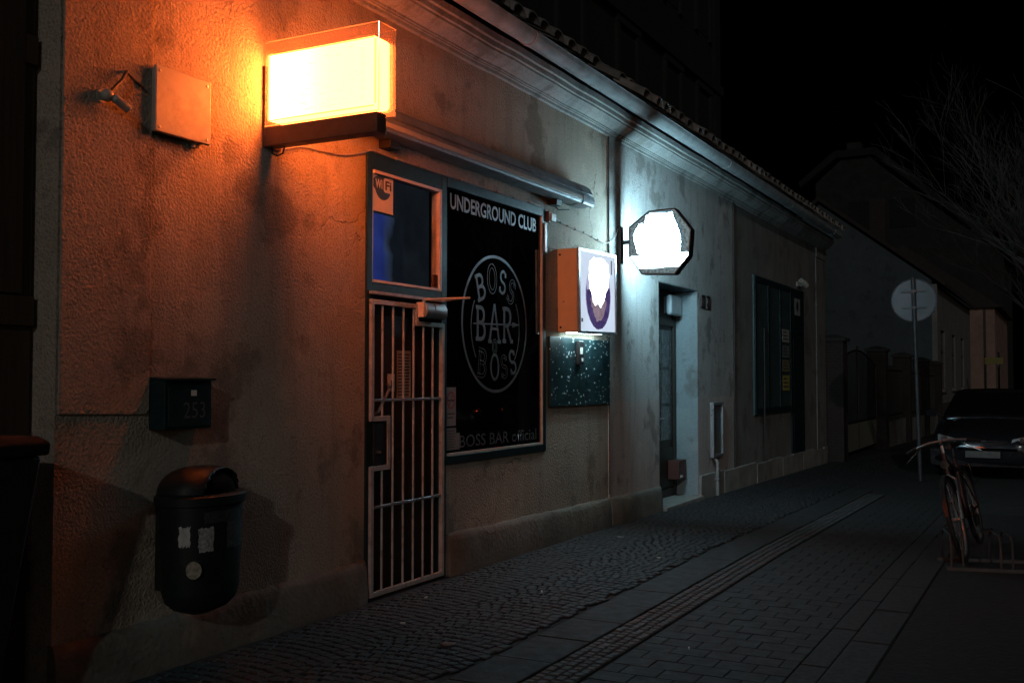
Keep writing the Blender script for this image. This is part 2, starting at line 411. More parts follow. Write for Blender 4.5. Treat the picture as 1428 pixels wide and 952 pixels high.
# carriage gate in the left recess
mb = MB()
for k in range(10): mb.box(-.19, -.15+random.uniform(0,.006), 1.02+.23*k, 1.02+.23*k+.222, 0.02, 3.48)
for z in (.5, 1.75, 3.0): mb.box(-.148, -.12, 1.02, 3.31, z, z+.14)
g = mb.build('carriage_gate', BROWN, bar, bevel=.004)
mb = MB(); mb.prism([(-.16,1.9),(-.118,1.9),(-.118,3.46),(-.16,3.46)], 'y', 3.05, 3.24); mb.build('board', BROWN, g, bevel=.004)
cornice(bar, -8, 10.085); gutter(bar, -8, 10.1, [0.5, 4.1, 7.6]); roof(bar, -8, 10.1, .42)
# plinths with a worn, rounded top edge
def plinth(parent, y0, y1, za, zb, x, mat, th=.055):
    mb = MB(); n = int((y1-y0)/.09); rings = []
    for i in range(n+1):
        t = i/n; y = y0+(y1-y0)*t; z = za+(zb-za)*t + random.uniform(-.006,.006); j = random.uniform(-.006,.006)
        e = th*.6 if i in (0, n) else th
        rings.append([(x-.02,y,-.3),(x+e+.012+j,y,-.3),(x+e+.01+j,y,.05),(x+e+j,y,z-.06),(x+e-.008+j,y,z-.03),(x+e*.6,y,z-.01),(x+.012,y,z),(x-.02,y,z+.004)])
    mb.loft(rings); return mb.build('plinth', mat, parent, smooth=True, ang=60)
plinth(bar, 3.33, 5.79, .245, .272, 0, PLP); plinth(bar, 6.875, 10.095, .312, .262, 0, PLP)

# --- frame, transom, door, display window
door = None
mb = MB()
mb.box(-.07,.014, 5.80,5.865, -.02,3.065); mb.box(-.07,.0145, 6.77,6.835, .0,3.066)           # posts
mb.box(-.07,.013, 5.865,6.769, 2.95,3.065); mb.box(-.07,.013, 5.865,6.769, 2.075,2.165)
dfr = mb.build('door_frame', GREEN, bar, bevel=.004)
mb = MB(); mb.box(.0,.034, 5.83,6.79, 2.082,2.104); o = mb.build('drip_rail', GATE, dfr, bevel=.003)
mb = MB(); mb.box(-.105,-.068, 5.87,6.80, .03,2.075)
for z0, z1 in ((.15,.9),(1.0,1.95)): mb.box(-.068,-.058, 5.98,6.69, z0,z1)
door = mb.build('door', DWOOD, bar, bevel=.004); door['label'] = 'dark wooden door behind the bars'
mb = MB(); mb.box(-.058,-.048, 6.15,6.235, 1.41,1.535); mb.build('lock_plate', BEAD, door, bevel=.003)
mb = MB(); mb.box(-.046,-.044, 6.18,6.205, 1.44,1.49); mb.build('keyhole', INK, door)
mb = MB(); mb.tube([(-.058,5.98,1.25),(-.02,5.99,1.27),(-.015,6.13,1.44),(-.05,6.14,1.46)], .012, 8); mb.build('handle', ALU, door, smooth=True)
# transom window
tw = MB(); 
tw.box(-.055,.006, 5.866,5.884, 2.166,2.949); tw.box(-.055,.018, 6.735,6.769, 2.166,2.949)
tw.box(-.055,.017, 5.884,6.735, 2.925,2.949); tw.box(-.055,.017, 5.884,6.735, 2.166,2.186)
tw = tw.build('transom_window', BEAD, bar, bevel=.003); tw['label'] = 'pane over the door with blue light inside and pale beads'
mb = MB(); mb.box(-.016,-.012, 5.884,6.735, 2.186,2.925); mb.build('pane', glassy('window_glass', .97, (.85,.9,.95), (.05,.05,.05), .02, .05), tw)
def blue_room():
    m, nt, out = newmat('blue_lit_room'); e = nt.nodes.new('ShaderNodeEmission'); lk(nt, e.outputs[0], out.inputs[0]); v = coords(nt)
    sp = nt.nodes.new('ShaderNodeSeparateXYZ'); lk(nt, v, sp.inputs[0])
    yy = math_(nt, 'ADD', sp.outputs[1], maprange(nt, noise(nt, v, 3.5, 4), .3, .7, -.05, .05))
    t = maprange(nt, yy, 6.17, 6.30, 1, 0)  # blue room light painted as a glow that fades along the sheet
    lk(nt, mixc(nt, t, (.55,.75,1.0), (.13,.21,1.0)), e.inputs[0])
    lk(nt, math_(nt, 'MULTIPLY', maprange(nt, t, 0, 1, .016, .2), maprange(nt, noise(nt, v, 4, 5), .3, .7, .55, 1)), e.inputs[1]); return m
mb = MB(); mb.box(-.119,-.114, 5.81,6.79, 2.1,3.03); mb.build('room_glow', emis('dim_blue_room', (.62,.82,1.0), .02, (1.6,.3)), tw)  # glowing sheet stands in for the lit room behind the pane
mb = MB(); mb.box(-.112,-.108, 5.885,6.42, 2.1,2.68); o = mb.build('room_glow', blue_room(), tw); o['label'] = 'blue room light painted as a fading glow'
mb = MB(); mb.box(-.0115,.005, 6.67,6.73, 2.2,2.29); mb.build('latch', DSTEEL, tw, bevel=.003)

# display window
dw = MB()
dw.box(-.09,.0135, 6.8355,6.85, .87,3.064); dw.box(-.09,.012, 8.535,8.595, .84,3.064)
dw.box(-.09,.015, 6.85,8.535, 2.99,3.064); dw.box(-.09,.015, 6.85,8.535, .84,.905)
dw = dw.build('display_window', GREEN, bar, bevel=.004); dw['label'] = 'large black shop window lettered UNDERGROUND CLUB with round bar emblem'
mb = MB(); mb.box(-.03,.0125, 8.515,8.534, .906,2.989); mb.box(-.03,.006, 6.851,8.514, .9055,.925); mb.build('bead', BEAD, dw, bevel=.002)
mb = MB(); mb.box(-.08,-.004, 6.851,8.514, .926,2.9895); mb.build('pane', BLACKFILM, dw)
TX = -.0015; KX = (4.2+.0015)/(4.2+.05)
LM = Matrix(((0,0,1,0),(1,0,0,0),(0,1,0,0),(0,0,0,1)))      # text plane -> wall plane
def text(s, c, width, height, mat, parent, name='lettering', off=0.0, x=TX, loc0=(0,0,0), bold=0.0, rot=0.0, mtx=LM, space=1.0):
    cu = bpy.data.curves.new('t', 'FONT'); cu.body = s; cu.size = 1; cu.extrude = 0; cu.offset = bold; cu.resolution_u = 3; cu.space_character = space
    to = bpy.data.objects.new('t', cu); COL.objects.link(to)
    dg = bpy.context.evaluated_depsgraph_get(); me = bpy.data.meshes.new_from_object(to.evaluated_get(dg))
    bpy.data.objects.remove(to); xs = [v.co.x for v in me.vertices]; ys = [v.co.y for v in me.vertices]
    ax, bx, ay, by = min(xs), max(xs), min(ys), max(ys); ca, sa = math.cos(rot), math.sin(rot)
    for v in me.vertices:
        u = ((v.co.x-ax)/(bx-ax)-.5)*width; q = ((v.co.y-ay)/(by-ay)-.5)*height
        p = mtx @ Vector((u*ca-q*sa, u*sa+q*ca, 0)); v.co = (c[0]+p.x, c[1]+p.y, c[2]+p.z)
    me.materials.append(mat); me.name = name
    o = bpy.data.objects.new(name, me); COL.objects.link(o); o.parent = parent; return o
text('UNDERGROUND CLUB', (TX, 7.672, 2.890), 1.505, .126, VINYL, dw, bold=.022)
text('BOSS BAR official', (TX, 7.746, 1.006), 1.355, .098, VINYL2, dw, bold=.004)

def ribbon(mb, pts, wd, closed=False, x=TX):
    P = [Vector(p) for p in pts]; n = len(P); L = []; Rr = []
    for i in range(n):
        a = P[i-1] if (closed or i > 0) else P[i]; b = P[(i+1) % n] if (closed or i < n-1) else P[i]
        t = (b-a).normalized(); nn = Vector((-t.y, t.x)); ww = wd[i] if isinstance(wd, list) else wd
        L.append(P[i]+nn*ww/2); Rr.append(P[i]-nn*ww/2)
    vs = [(x,p.x,p.y) for p in L]+[(x,p.x,p.y) for p in Rr]
    mb.add(vs, [(i,(i+1)%n,n+(i+1)%n,n+i) for i in range(n if closed else n-1)])
def arc(cx, cy, rx, ry, a0, a1, n=14): return [(cx+rx*math.cos(R(a0+(a1-a0)*i/n)), cy+ry*math.sin(R(a0+(a1-a0)*i/n))) for i in range(n+1)]
LET = {
 'B': [[(.2,0),(.2,1)], [(.2,1),(.5,1)]+arc(.5,.76,.32,.24,90,-90,8)+[(.2,.52)], [(.2,.52),(.52,.52)]+arc(.52,.26,.38,.26,90,-90,8)+[(.2,0)], [(0,0),(.3,0)], [(0,1),(.3,1)]],
 'O': [arc(.5,.5,.42,.5,90,450,22)],
 'S': [arc(.5,.75,.36,.25,30,270,10)[:-1]+arc(.5,.25,.4,.25,90,-150,10), [(.84,.75),(.84,.97)], [(.1,.0),(.1,.26)]],
 'A': [[(.08,0),(.5,1)], [(.5,1),(.92,0)], [(.22,.34),(.78,.34)], [(-.06,0),(.24,0)], [(.74,0),(1.08,0)]],
 'R': [[(.2,0),(.2,1)], [(.2,1),(.5,1)]+arc(.5,.74,.34,.26,90,-90,8)+[(.2,.48)], [(.45,.48),(.9,0)], [(0,0),(.38,0)], [(0,1),(.3,1)], [(.78,0),(1.06,0)]]}
em = MB()
def letter(ch, cy, cz, wd, ht, rot=0, sw=.026, outline=False):
    ca, sa = math.cos(R(rot)), math.sin(R(rot))
    for si, st in enumerate(LET[ch]):
        pts = []
        for u, v in st:
            a, b = (u-.5)*wd, (v-.5)*ht; pts.append((cy+a*ca-b*sa, cz+a*sa+b*ca))
        if outline:
            P = [Vector(p) for p in pts]
            closed = (P[0]-P[-1]).length < 1e-4
            for s in (-1, 1):
                q = []
                for i in range(len(P)):
                    a = P[max(0,i-1)]; b = P[min(len(P)-1,i+1)]; t = (b-a).normalized(); q.append(P[i]+Vector((-t.y,t.x))*s*sw*.5)
                ribbon(em, q, .007, x=TX+.0004*(si+1)+.0002*s)
        else: ribbon(em, pts, sw if len(st) > 2 or abs(st[0][0]-st[1][0]) < .5 else sw*.75, x=TX+.0005*(si+1))
# round emblem
ribbon(em, arc(7.752,1.965,.566,.572,0,360,72)[:-1], .026, True)
for a0, a1 in ((-38,32),(150,216)): ribbon(em, arc(7.756,1.93,.425,.43,a0,a1,24), .014)
letter('B',7.485,2.262,.15,.2,17,.03); letter('O',7.685,2.345,.16,.22,4,.034,True); letter('S',7.875,2.33,.12,.19,-8,.026); letter('S',8.035,2.26,.12,.2,-20,.026,True)
letter('B',7.49,1.96,.17,.26,0,.034); letter('A',7.725,1.975,.2,.32,0,.03); letter('R',7.955,1.965,.18,.28,0,.034)
letter('O',7.732,1.772,.07,.11,0,.02,True)
letter('B',7.515,1.63,.15,.21,-8,.03,True); letter('O',7.732,1.6,.16,.21,0,.026); letter('S',7.9,1.605,.11,.18,8,.026,True); letter('S',8.055,1.645,.12,.2,16,.028)
ribbon(em, [(7.36,1.953),(8.08,1.972)], .012, x=TX+.004); ribbon(em, [(8.04,1.97),(8.165,1.976)], [.05,.006], x=TX+.0045)
ribbon(em, [(7.36,1.955),(7.45,1.957)], [.004,.018], x=TX+.0042)
em.v = [(x, y*KX, 1.5+(z-1.5)*KX) for x, y, z in em.v]
em.build('emblem', VINYL2, dw)

# --- security gate in front of the door
gt = MB(); q = .032; x0, x1 = .004, .036
def sq(mb, pts, wd=.034, xa=x0, xb=x1):
    for (ya, za), (yb, zb) in zip(pts[:-1], pts[1:]):
        if abs(ya-yb) < 1e-4: mb.box(xa, xb, ya-wd/2, ya+wd/2, min(za,zb), max(za,zb))
        else: mb.box(xa+.001, xb-.001, min(ya,yb)-wd/2, max(ya,yb)+wd/2, za-wd/2, za+wd/2)
sq(gt, [(5.848,2.03),(5.848,1.225)]); sq(gt, [(5.85,1.225),(6.045,1.225)]); sq(gt, [(6.045,1.225),(6.045,.885)]); sq(gt, [(6.045,.885),(5.85,.885)]); sq(gt, [(5.848,.885),(5.848,.03)])
sq(gt, [(5.848,.03),(6.765,.03)]); sq(gt, [(6.766,.03),(6.766,1.9)]); sq(gt, [(6.766,1.905),(6.41,1.905)]); sq(gt, [(6.405,1.9),(6.405,2.03)]); sq(gt, [(6.405,2.03),(5.848,2.03)])
gate = gt.build('security_gate', GATE, bar, bevel=.003); gate['label'] = 'pale barred steel gate closed over the door'
for k in range(6):
    yb = 5.848 + (6.766-5.848)*(k+1)/7
    mb = MB(); top = 2.02 if yb < 6.39 else 1.895
    if k == 0: mb.cyl((.02,yb,1.23),(.02,yb,top),.0085,10); mb.cyl((.02,yb,.04),(.02,yb,.88),.0085,10)
    else: mb.cyl((.02,yb,.04),(.02,yb,top),.0085,10)
    mb.build('bar', GATE, gate, smooth=True)
for z in (1.352, .62):
    mb = MB(); mb.box(.012,.03, 5.866,6.748, z-.009,z+.009); mb.build('crossbar', ALU, gate, bevel=.002)
mb = MB(); mb.box(-.01,.03, 5.87,6.025, .91,1.2); lb = mb.build('lock_box', BLACKM, gate, bevel=.004)
mb = MB(); mb.cyl((.03,5.945,.99),(.047,5.945,.99),.018,14); mb.build('lock_cylinder', CHROME, lb, smooth=True)
mb = MB(); mb.prism([(.02,1.945),(.085,1.95),(.1,1.975),(.1,2.025),(.08,2.06),(.02,2.065)], 'y', 6.43, 6.72)
dc = mb.build('door_closer', ALU, gate, bevel=.006)
mb = MB(); mb.box(.05,.062, 6.44,6.47, 2.064,2.078); mb.tube([(.056,6.455,2.083),(.36,6.60,2.094)],.008,8); mb.tube([(.36,6.60,2.094),(.03,6.76,2.098)],.008,8); mb.build('closer_arm', GATE, dc, smooth=True)
mb = MB(); mb.box(.02,.085, 6.405,6.43, 1.95,2.062); mb.build('closer_cap', BEAD, dc, bevel=.003)

# ------------------------------------------------------------------ the neighbouring house
nb = thing('neighbour_house', 'grey rendered low house beyond the bar with recessed door and clay tiles', 'house')
mb = MB(); XN = .014
wall(mb, 10.10, 14.77, -.4, 4.4, [(11.62,13.1,-.4,2.655,.32)], XN)
mb.quad((XN,10.1,-.4),(-.2,10.1,-.4),(-.2,10.1,4.4),(XN,10.1,4.4))
mb.build('wall', PL2, nb)
mb = MB(); wall(mb, 14.77, 21.4, -.5, 4.4, [], 0.0)
mb.quad((0,21.4,-.5),(-10,21.4,-.5),(-10,21.4,4.4),(0,21.4,4.4)); mb.quad((-10,10.1,-.5),(-10,21.4,-.5),(-10,21.4,4.4),(-10,10.1,4.4))
mb.quad((0,21.4,4.4),(-10,21.4,4.4),(-5,21.4,8.2),(-5,21.4,8.2))
mb.build('wall', PL3, nb)
# white lining of the door recess
mb = MB(); mb.box(-.306,.012, 13.088,13.0985, -.3,2.652); mb.box(-.306,.012, 11.622,13.087, 2.643,2.653); mb.box(-.306,.012, 11.6215,11.632, -.3,2.642)
mb.build('door_reveal', REV, nb)
mb = MB()
for i in range(0, 13):      # pilaster at the far end
    pass
mb.box(.001,.022, 20.55,21.4, -.5,4.055); mb.box(.022,.04, 20.5,21.45, 3.86,4.05); mb.build('pilaster', PL3, nb, bevel=.006)
cornice(nb, 10.085, 21.45); gutter(nb, 10.1, 21.1, [13.3, 16.9, 20.4]); roof(nb, 10.1, 21.4)
plinth(nb, 10.1, 11.615, .262, .245, XN, PLP)
mb = MB(); y = 13.12
while y < 21.35:
    L = random.uniform(.75,1.05); e = min(y+L, 21.4); mb.box(-.02,.05+random.uniform(-.006,.006), y+.004,e-.004, -.5,.30+gz(y)+random.uniform(-.02,.02)); y += L
mb.build('plinth', STONE, nb, bevel=.012)
# its door
mb = MB(); dx = -.305
mb.box(dx-.05,dx, 11.64,13.08, -.2,2.64)
d2 = mb.build('door', DWOOD, nb); d2['label'] = 'dark wooden door with a tall glass pane'
mb = MB()
for a, b, c, d in ((11.64,11.72,-.2,2.64),(13.0,13.08,-.2,2.64),(11.72,13.0,2.18,2.27),(11.72,13.0,-.1,.1),(12.3,12.4,.1,2.18)): mb.box(dx+.001,dx+.035, a,b,c,d)
for a, b in ((11.74,12.28),(12.42,12.98)): mb.box(dx+.001,dx+.022,a,b,.12,.62)
mb.build('door_frame', DWOOD, d2, bevel=.006)
for a, b in ((11.76,12.27),(12.44,12.96)):
    mb = MB(); mb.box(dx+.002,dx+.008, a,b,.72,2.12); mb.build('pane', M('dusty_door_glass', (.10,.12,.12), .25, var=.3, vscale=5), d2)
    mb = MB()
    for t in (.33,.66): mb.tube([(dx+.02,a,.72+1.4*t),(dx+.02,b,.72+1.4*t)],.007,6)
    mb.tube([(dx+.02,a+.06,.72),(dx+.02,a+.12,2.12)],.006,6); mb.tube([(dx+.02,b-.06,.72),(dx+.02,b-.1,2.12)],.006,6)
    mb.build('window_bars', BLACKM, d2)
mb = MB(); mb.tube([(dx+.035,12.42,1.0),(dx+.08,12.42,1.0),(dx+.08,12.52,1.0)],.01,8); mb.build('handle', ALU, d2, smooth=True)
mb = MB(); mb.box(-.3,.1, 11.64,13.09, -.3,-.005); mb.build('doorstep', STONE, nb, bevel=.01)
# shuttered shop front further on
mb = MB(); mb.box(.001,.03, 15.88,18.36, .93,3.11)
sh = mb.build('shutter', M('green_shutter_paint', (.035,.06,.06), .55, var=.3, vscale=3), nb, bevel=.006); sh['label'] = 'wide dark green shop shutter'
mb = MB()
for y in (15.9, 16.7, 17.5, 18.26): mb.box(.0305,.045, y,y+.08, .95,3.09)
mb.box(.0306,.044, 15.99,18.25, 3.0,3.09); mb.box(.0306,.044, 15.99,18.25, .95,1.04); mb.build('shutter_frame', GREEN, sh, bevel=.004)
mb = MB(); mb.box(.001,.022, 18.42,19.42, -.2,3.1); d3 = mb.build('door', GREEN, nb, bevel=.004); d3['label'] = 'narrow dark green side door beside the shutter'
mb = MB()
for z0, z1 in ((.1,.9),(1.0,2.2),(2.3,3.0)): mb.box(.0225,.032, 18.52,19.32, z0,z1)
mb.build('door_panel', GREEN, d3, bevel=.006)

# ------------------------------------------------------------------ lit signs
ORANGE = (1.0, .168, .027)
sg = thing('lit_sign', 'glowing orange box sign in a clear casing, projecting over the barred door', 'lit sign', (0, 4.75, 3.0))
def lampbox(name, col, near, far, L, pw=3.0):        # glow ramp set per face to shape the spill on the wall
    m, nt, out = newmat(name); e = nt.nodes.new('ShaderNodeEmission'); lk(nt, e.outputs[0], out.inputs[0]); e.inputs[0].default_value = (*col, 1)
    sp = nt.nodes.new('ShaderNodeSeparateXYZ'); lk(nt, coords(nt), sp.inputs[0])
    t = maprange(nt, sp.outputs[0], 0, L, 1, 0); t = math_(nt, 'POWER', t, pw)
    lk(nt, math_(nt, 'ADD', math_(nt, 'MULTIPLY', t, near-far), far), e.inputs[1]); return m
lit = lampbox('lit_orange_panel', ORANGE, 225, 30, .8, 5.0)
mb = MB()
ins = [(.045,.035),(.80,.035),(.815,.05),(.815,.42),(.80,.435),(.045,.435),(.03,.42),(.03,.05)]
mb.prism(ins, 'y', .022, .148); box_ = mb.build('lit_box', lit, sg)
box_.data.materials.append(emis('lit_orange_edge', ORANGE, 26)); box_.data.materials.append(lampbox('lit_orange_far_panel', ORANGE, 24, 74, .8, 1.0))
for p in box_.data.polygons:
    p.material_index = 1 if abs(p.normal.y) < .5 else (2 if p.normal.y > 0 else 0)
# print on the faces: thin sepia lines that dim the light
dimm = emis('lit_print', ORANGE, 22)
mb = MB(); rnd = random.Random(3)
for k in range(46):
    u = rnd.uniform(.1,.7); v = rnd.uniform(.09,.40); L = rnd.uniform(.01,.05)
    mb.box(u,u+L,.0205,.0212,v,v+rnd.uniform(.0015,.004))
for u in (.71,.722,.731): 
    for k in range(7):
        v = .08+k*.045+rnd.uniform(0,.01); mb.box(u,u+.003,.0205,.0212,v,v+rnd.uniform(.015,.04))
for k in range(14): mb.box(.2+.036*k,.2+.036*k+rnd.uniform(.01,.03),.0205,.0212,.073+rnd.uniform(0,.003),.079)
mb.build('printed_face', dimm, sg)
mb = MB()
for a, b, c, d in ((.03,.042,.037,.433),(.803,.815,.05,.42),(.043,.802,.035,.044),(.043,.802,.426,.435)): mb.box(a,b,.0195,.0212,c,d)
mb.build('glow_rim', emis('warm_glow_rim', ORANGE, 10), sg)  # warm fall-off of the glow put in as a dimmer rim
ac = glassy('clear_acrylic', .94, (1,.97,.95), (.9,.62,.5), .04, .05)
mb = MB(); mb.box(.022,.847,.0,.168,.002,.505); mb.build('casing', ac, sg, bevel=.004)
edge = MB()
for a, b in (((.022,0,.505),(.847,0,.505)),((.847,0,.505),(.847,.168,.505)),((.847,0,.002),(.847,0,.505)),((.022,0,.002),(.847,0,.002))): edge.tube([a,b],.0035,6)
edge.build('casing_edge', glassy('acrylic_edge', .55, (1,.95,.9), (.95,.8,.6), .1, .05), sg)
mb = MB(); mb.box(.0,.83,.01,.10,-.115,.0); mb.box(-.0,.022,.005,.15,-.12,.37)
br = mb.build('bracket', DSTEEL, sg, bevel=.004)
mb = MB(); mb.tube([(.03,.06,-.116),(.04,.05,-.15),(.08,.05,-.17),(.12,.05,-.16),(.135,.05,-.118)],.005,8); mb.build('sign_wire', CABLE, sg, smooth=True)
for z in (-.1,.33):
    mb = MB(); mb.cyl((.022,.02,z),(.03,.02,z),.009,10); mb.build('bolt', ALU, br, smooth=True)

oc = thing('octagonal_sign', 'white lit eight sided hanging sign on a black wall arm', 'lit sign', (XN, 10.36, 2.93))
OCT = [(.146,.178),(.372,.338),(.66,.346),(.836,.115),(.812,-.16),(.655,-.348),(.288,-.332),(.146,-.132)]
oct_in = [(.50+(x-.50)*.955, .0+(z-.0)*.955) for x, z in OCT]
mb = MB(); n = 8; vs = []
for poly, yy in ((OCT,-.06),(OCT,.06),(oct_in,.06),(oct_in,-.06)): vs += [(x,yy,z) for x,z in poly]
fs = []
for r_ in range(4):
    for i in range(n): fs.append((r_*n+i, r_*n+(i+1)%n, ((r_+1)%4)*n+(i+1)%n, ((r_+1)%4)*n+i))
mb.add(vs, fs); mb.build('rim', BLACKM, oc, bevel=.003)
mott = emis('dark_printed_panel', (.34,.45,.48), .85, (40,.1))
mb = MB(); mb.prism(oct_in, 'y', -.05, .05); mb.build('panel', mott, oc)
WHITE = (.47,.83,1.0); lw = emis('lit_white_print', WHITE, 49); lw2 = emis('lit_band', WHITE, 36); lwb = emis('lit_white_back', WHITE, 128); lh = emis('soft_glow_edge', WHITE, .42, (55,.12))
rnd = random.Random(5)
def jag(pts, amp, sub):
    out = []
    for i, p in enumerate(pts):
        q = pts[(i+1) % len(pts)]
        for k in range(sub):
            t = k/sub; out.append((p[0]+(q[0]-p[0])*t+rnd.uniform(-amp,amp), p[1]+(q[1]-p[1])*t+rnd.uniform(-amp,amp)))
    return out
blob = jag([(.196,.086),(.26,.205),(.324,.205),(.341,.28),(.394,.308),(.626,.303),(.673,.173),(.714,.064),(.72,-.012),(.702,-.142),(.394,-.136),(.277,-.126),(.237,-.098),(.219,-.012)], .0045, 6)
halo = jag([(.182,.09),(.25,.222),(.325,.222),(.335,.295),(.394,.322),(.64,.318),(.695,.185),(.745,.07),(.755,-.012),(.73,-.14),(.394,-.14),(.26,-.13),(.215,-.10),(.2,-.012)], .014, 5)  # dim ragged rim painted in to soften the edge of the glow
band = jag([(.165,-.14),(.40,-.128),(.795,-.122),(.80,-.17),(.70,-.265),(.40,-.27),(.262,-.272)], .003, 4)
for s in (-1, 1):
    mb = MB(); mb.prism(blob, 'y', s*.0525, s*.054); mb.build('lit_emblem', lw if s < 0 else lwb, oc)
    mb = MB(); mb.prism(halo, 'y', s*.0503, s*.0518); mb.build('glow_halo', lh, oc)
    mb = MB(); mb.prism(band, 'y', s*.0565, s*.0595); mb.build('lit_band', lw2, oc)
mb = MB(); mb.box(0,.05,-.035,.035,-.2,.2); mb.box(.05,.15,-.02,.02,.005,.045); mb.build('wall_arm', BLACKM, oc, bevel=.006)

lbx = thing('advertising_lightbox', 'lit poster box with purple egg shape, beside the octagonal sign', 'lightbox', (0, 8.88, 1.925), (R(1.2),0,0))
mb = MB(); mb.box(.0,.20, .0,.92, .012,.80); 
mb.build('case', WHITEBOX, lbx, bevel=.006)
mb = MB(); t_ = .03
mb.box(.2005,.226,-.004,t_,-.002,.806); mb.box(.2005,.226,.92-t_,.924,-.002,.806); mb.box(.2005,.2255,t_,.92-t_,.776,.806); mb.box(.2005,.2255,t_,.92-t_,-.002,.026)
mb.build('bezel', ALU, lbx, bevel=.003)
mb = MB(); mb.box(.2005,.215,t_,.92-t_,.026,.776); mb.build('lit_poster', emis('poster_pale_blue', (.70,.82,1.0), 1.0, (3,.8)), lbx)
def egg(cy, cz, ry, rz, n=40, top=1.0): return [(cy+ry*math.cos(2*math.pi*k/n)*(1 if math.sin(2*math.pi*k/n) < 0 else top), cz+rz*math.sin(2*math.pi*k/n)) for k in range(n)]
def flat(poly, x, mat, name):
    mb = MB(); mb.prism(poly, 'x', x, x+.0012); return mb.build(name, mat, lbx)
flat(egg(.475,.37,.31,.325), .2155, emis('poster_lilac', (.62,.60,.92), .85, (9,.6)), 'egg_print_and_glow')
cres = sorted([p for p in egg(.475,.365,.30,.32,80) if p[1] < .47], key=lambda p: p[0])
inner = [(.475+(y-.475)*.74, .47-(.47-z)*.86) for y, z in cres][::-1]
flat(jag(cres+inner, .004, 2), .2172, emis('poster_purple', (.22,.15,.50), .42, (16,.4)), 'egg_print_and_glow')
flat(jag([(.27,.33),(.34,.20),(.42,.13),(.52,.125),(.60,.18),(.68,.32),(.60,.38),(.48,.33),(.36,.38)], .012, 4), .2185, emis('poster_beige', (.60,.44,.55), .55, (14,.55)), 'egg_print_and_glow')
flat(jag([(.24,.56),(.25,.44),(.30,.40),(.33,.31),(.39,.27),(.46,.29),(.52,.26),(.60,.32),(.65,.40),(.71,.46),(.74,.58),(.72,.70),(.60,.74),(.36,.74),(.26,.69)], .006, 5), .2198, emis('poster_blown_white', (.84,.92,1.0), 3.4), 'egg_print_and_glow')  # blown-out white of the backlight drawn as a ragged patch
flat([(.80,.60),(.828,.60),(.828,.74),(.80,.74)], .2155, emis('poster_grey', (.2,.22,.25), .5), 'printed_strip')
flat([(.06,.11),(.10,.11),(.10,.145),(.06,.145)], .2155, emis('poster_code', (.2,.2,.24), .4), 'printed_mark')
mb = MB(); mb.box(.06,.17,.06,.86,.0045,.0115); mb.build('light_slot', emis('tube_light', (.62,.93,1.0), 26), lbx)
for z in (.06,.745):
    mb = MB(); mb.cyl((.03,.0,z),(.03,-.006,z),.011,10); mb.build('screw', BLACKM, lbx, smooth=True)
mb = MB(); mb.cyl((.065,.0,.30),(.065,-.007,.30),.007,10); mb.build('lock', CHROME, lbx, smooth=True)

# speckled panel below the lightbox
m_, nt, out = newmat('speckled_panel'); b = nt.nodes.new('ShaderNodeBsdfPrincipled'); lk(nt, b.outputs[0], out.inputs[0])
v = coords(nt); vo = nt.nodes.new('ShaderNodeTexVoronoi'); vo.inputs['Scale'].default_value = 30; vo.inputs['Randomness'].default_value = 1; lk(nt, v, vo.inputs['Vector'])
wn = nt.nodes.new('ShaderNodeTexWhiteNoise'); lk(nt, vo.outputs['Position'], wn.inputs['Vector'])
th = maprange(nt, wn.outputs['Value'], .30, 1, 0, .42)
spk = math_(nt, 'LESS_THAN', math_(nt, 'ADD', vo.outputs['Distance'], math_(nt,'MULTIPLY', noise(nt, v, 70, 2), .15)), th)  # white specks: paint spatter and glossy glints, both put into the colour
lk(nt, mixc(nt, spk, mixc(nt, maprange(nt, noise(nt, v, 5, 6), .4, .65, 0, 1), (.007,.021,.025), (.015,.04,.044)), (.85,.9,.9)), b.inputs['Base Color']); b.inputs['Roughness'].default_value = .35
gp = thing('speckled_panel', 'dark green panel with spatter and painted glints under the poster lightbox', 'wall panel', (0, 8.65, 1.24))
mb = MB(); mb.box(.001,.028,.0,1.44,.0,.655); mb.build('board', m_, gp, bevel=.004)
mb = MB(); mb.box(.029,.07,.56,.68,.40,.63); cb = mb.build('switch_box', BLACKM, gp, bevel=.008)
for q_ in ((.585,.65,.50,.565),(.62,.66,.43,.462)):
    mb = MB(); mb.box(.0705,.0715,*q_); mb.build('paper_label', PAPER, cb)

# ------------------------------------------------------------------ awning cassette over the window
AWN = M('awning_metal', (.2,.22,.24), .5, metal=.35, var=.25, vscale=5, dirt=(.1,.1,.1))
aw = thing('awning_cassette', 'long closed metal awning cassette above the lettered window', 'awning', (0, 5.05, 3.0))
prof = [(0,.375),(.05,.385),(.11,.375),(.155,.345),(.178,.305),(.184,.285),(.172,.278),(.172,.262),(.2,.258),(.206,.24),(.2,.185),(.19,.172),(.16,.168),(.155,.18),(.09,.165),(.03,.17),(0,.19)]
mb = MB(); Lq = 4.22; ring = lambda y: [(px, y, pz) for px, pz in prof]
mb.loft([ring(0), ring(Lq*.33), ring(Lq*.66), ring(Lq-.25)]); mb.build('cassette', AWN, aw, smooth=True, ang=25)
mb = MB(); prof2 = [(px*1.035+.0, .28+(pz-.28)*1.05) for px, pz in prof]
mb.loft([[(px, Lq-.25, pz) for px, pz in prof2], [(px, Lq, pz) for px, pz in prof2]]); mb.build('end_cap', AWN, aw, smooth=True, ang=25)
mb = MB(); mb.box(.186,.2085,.0,Lq-.26,.196,.232); mb.build('front_bar', WHITEP, aw, bevel=.004)
for yb in (Lq-.62, .9):
    mb = MB(); mb.box(.001,.1,yb,yb+.12,.11,.165); mb.build('wall_bracket', BLACKM, aw, bevel=.004)
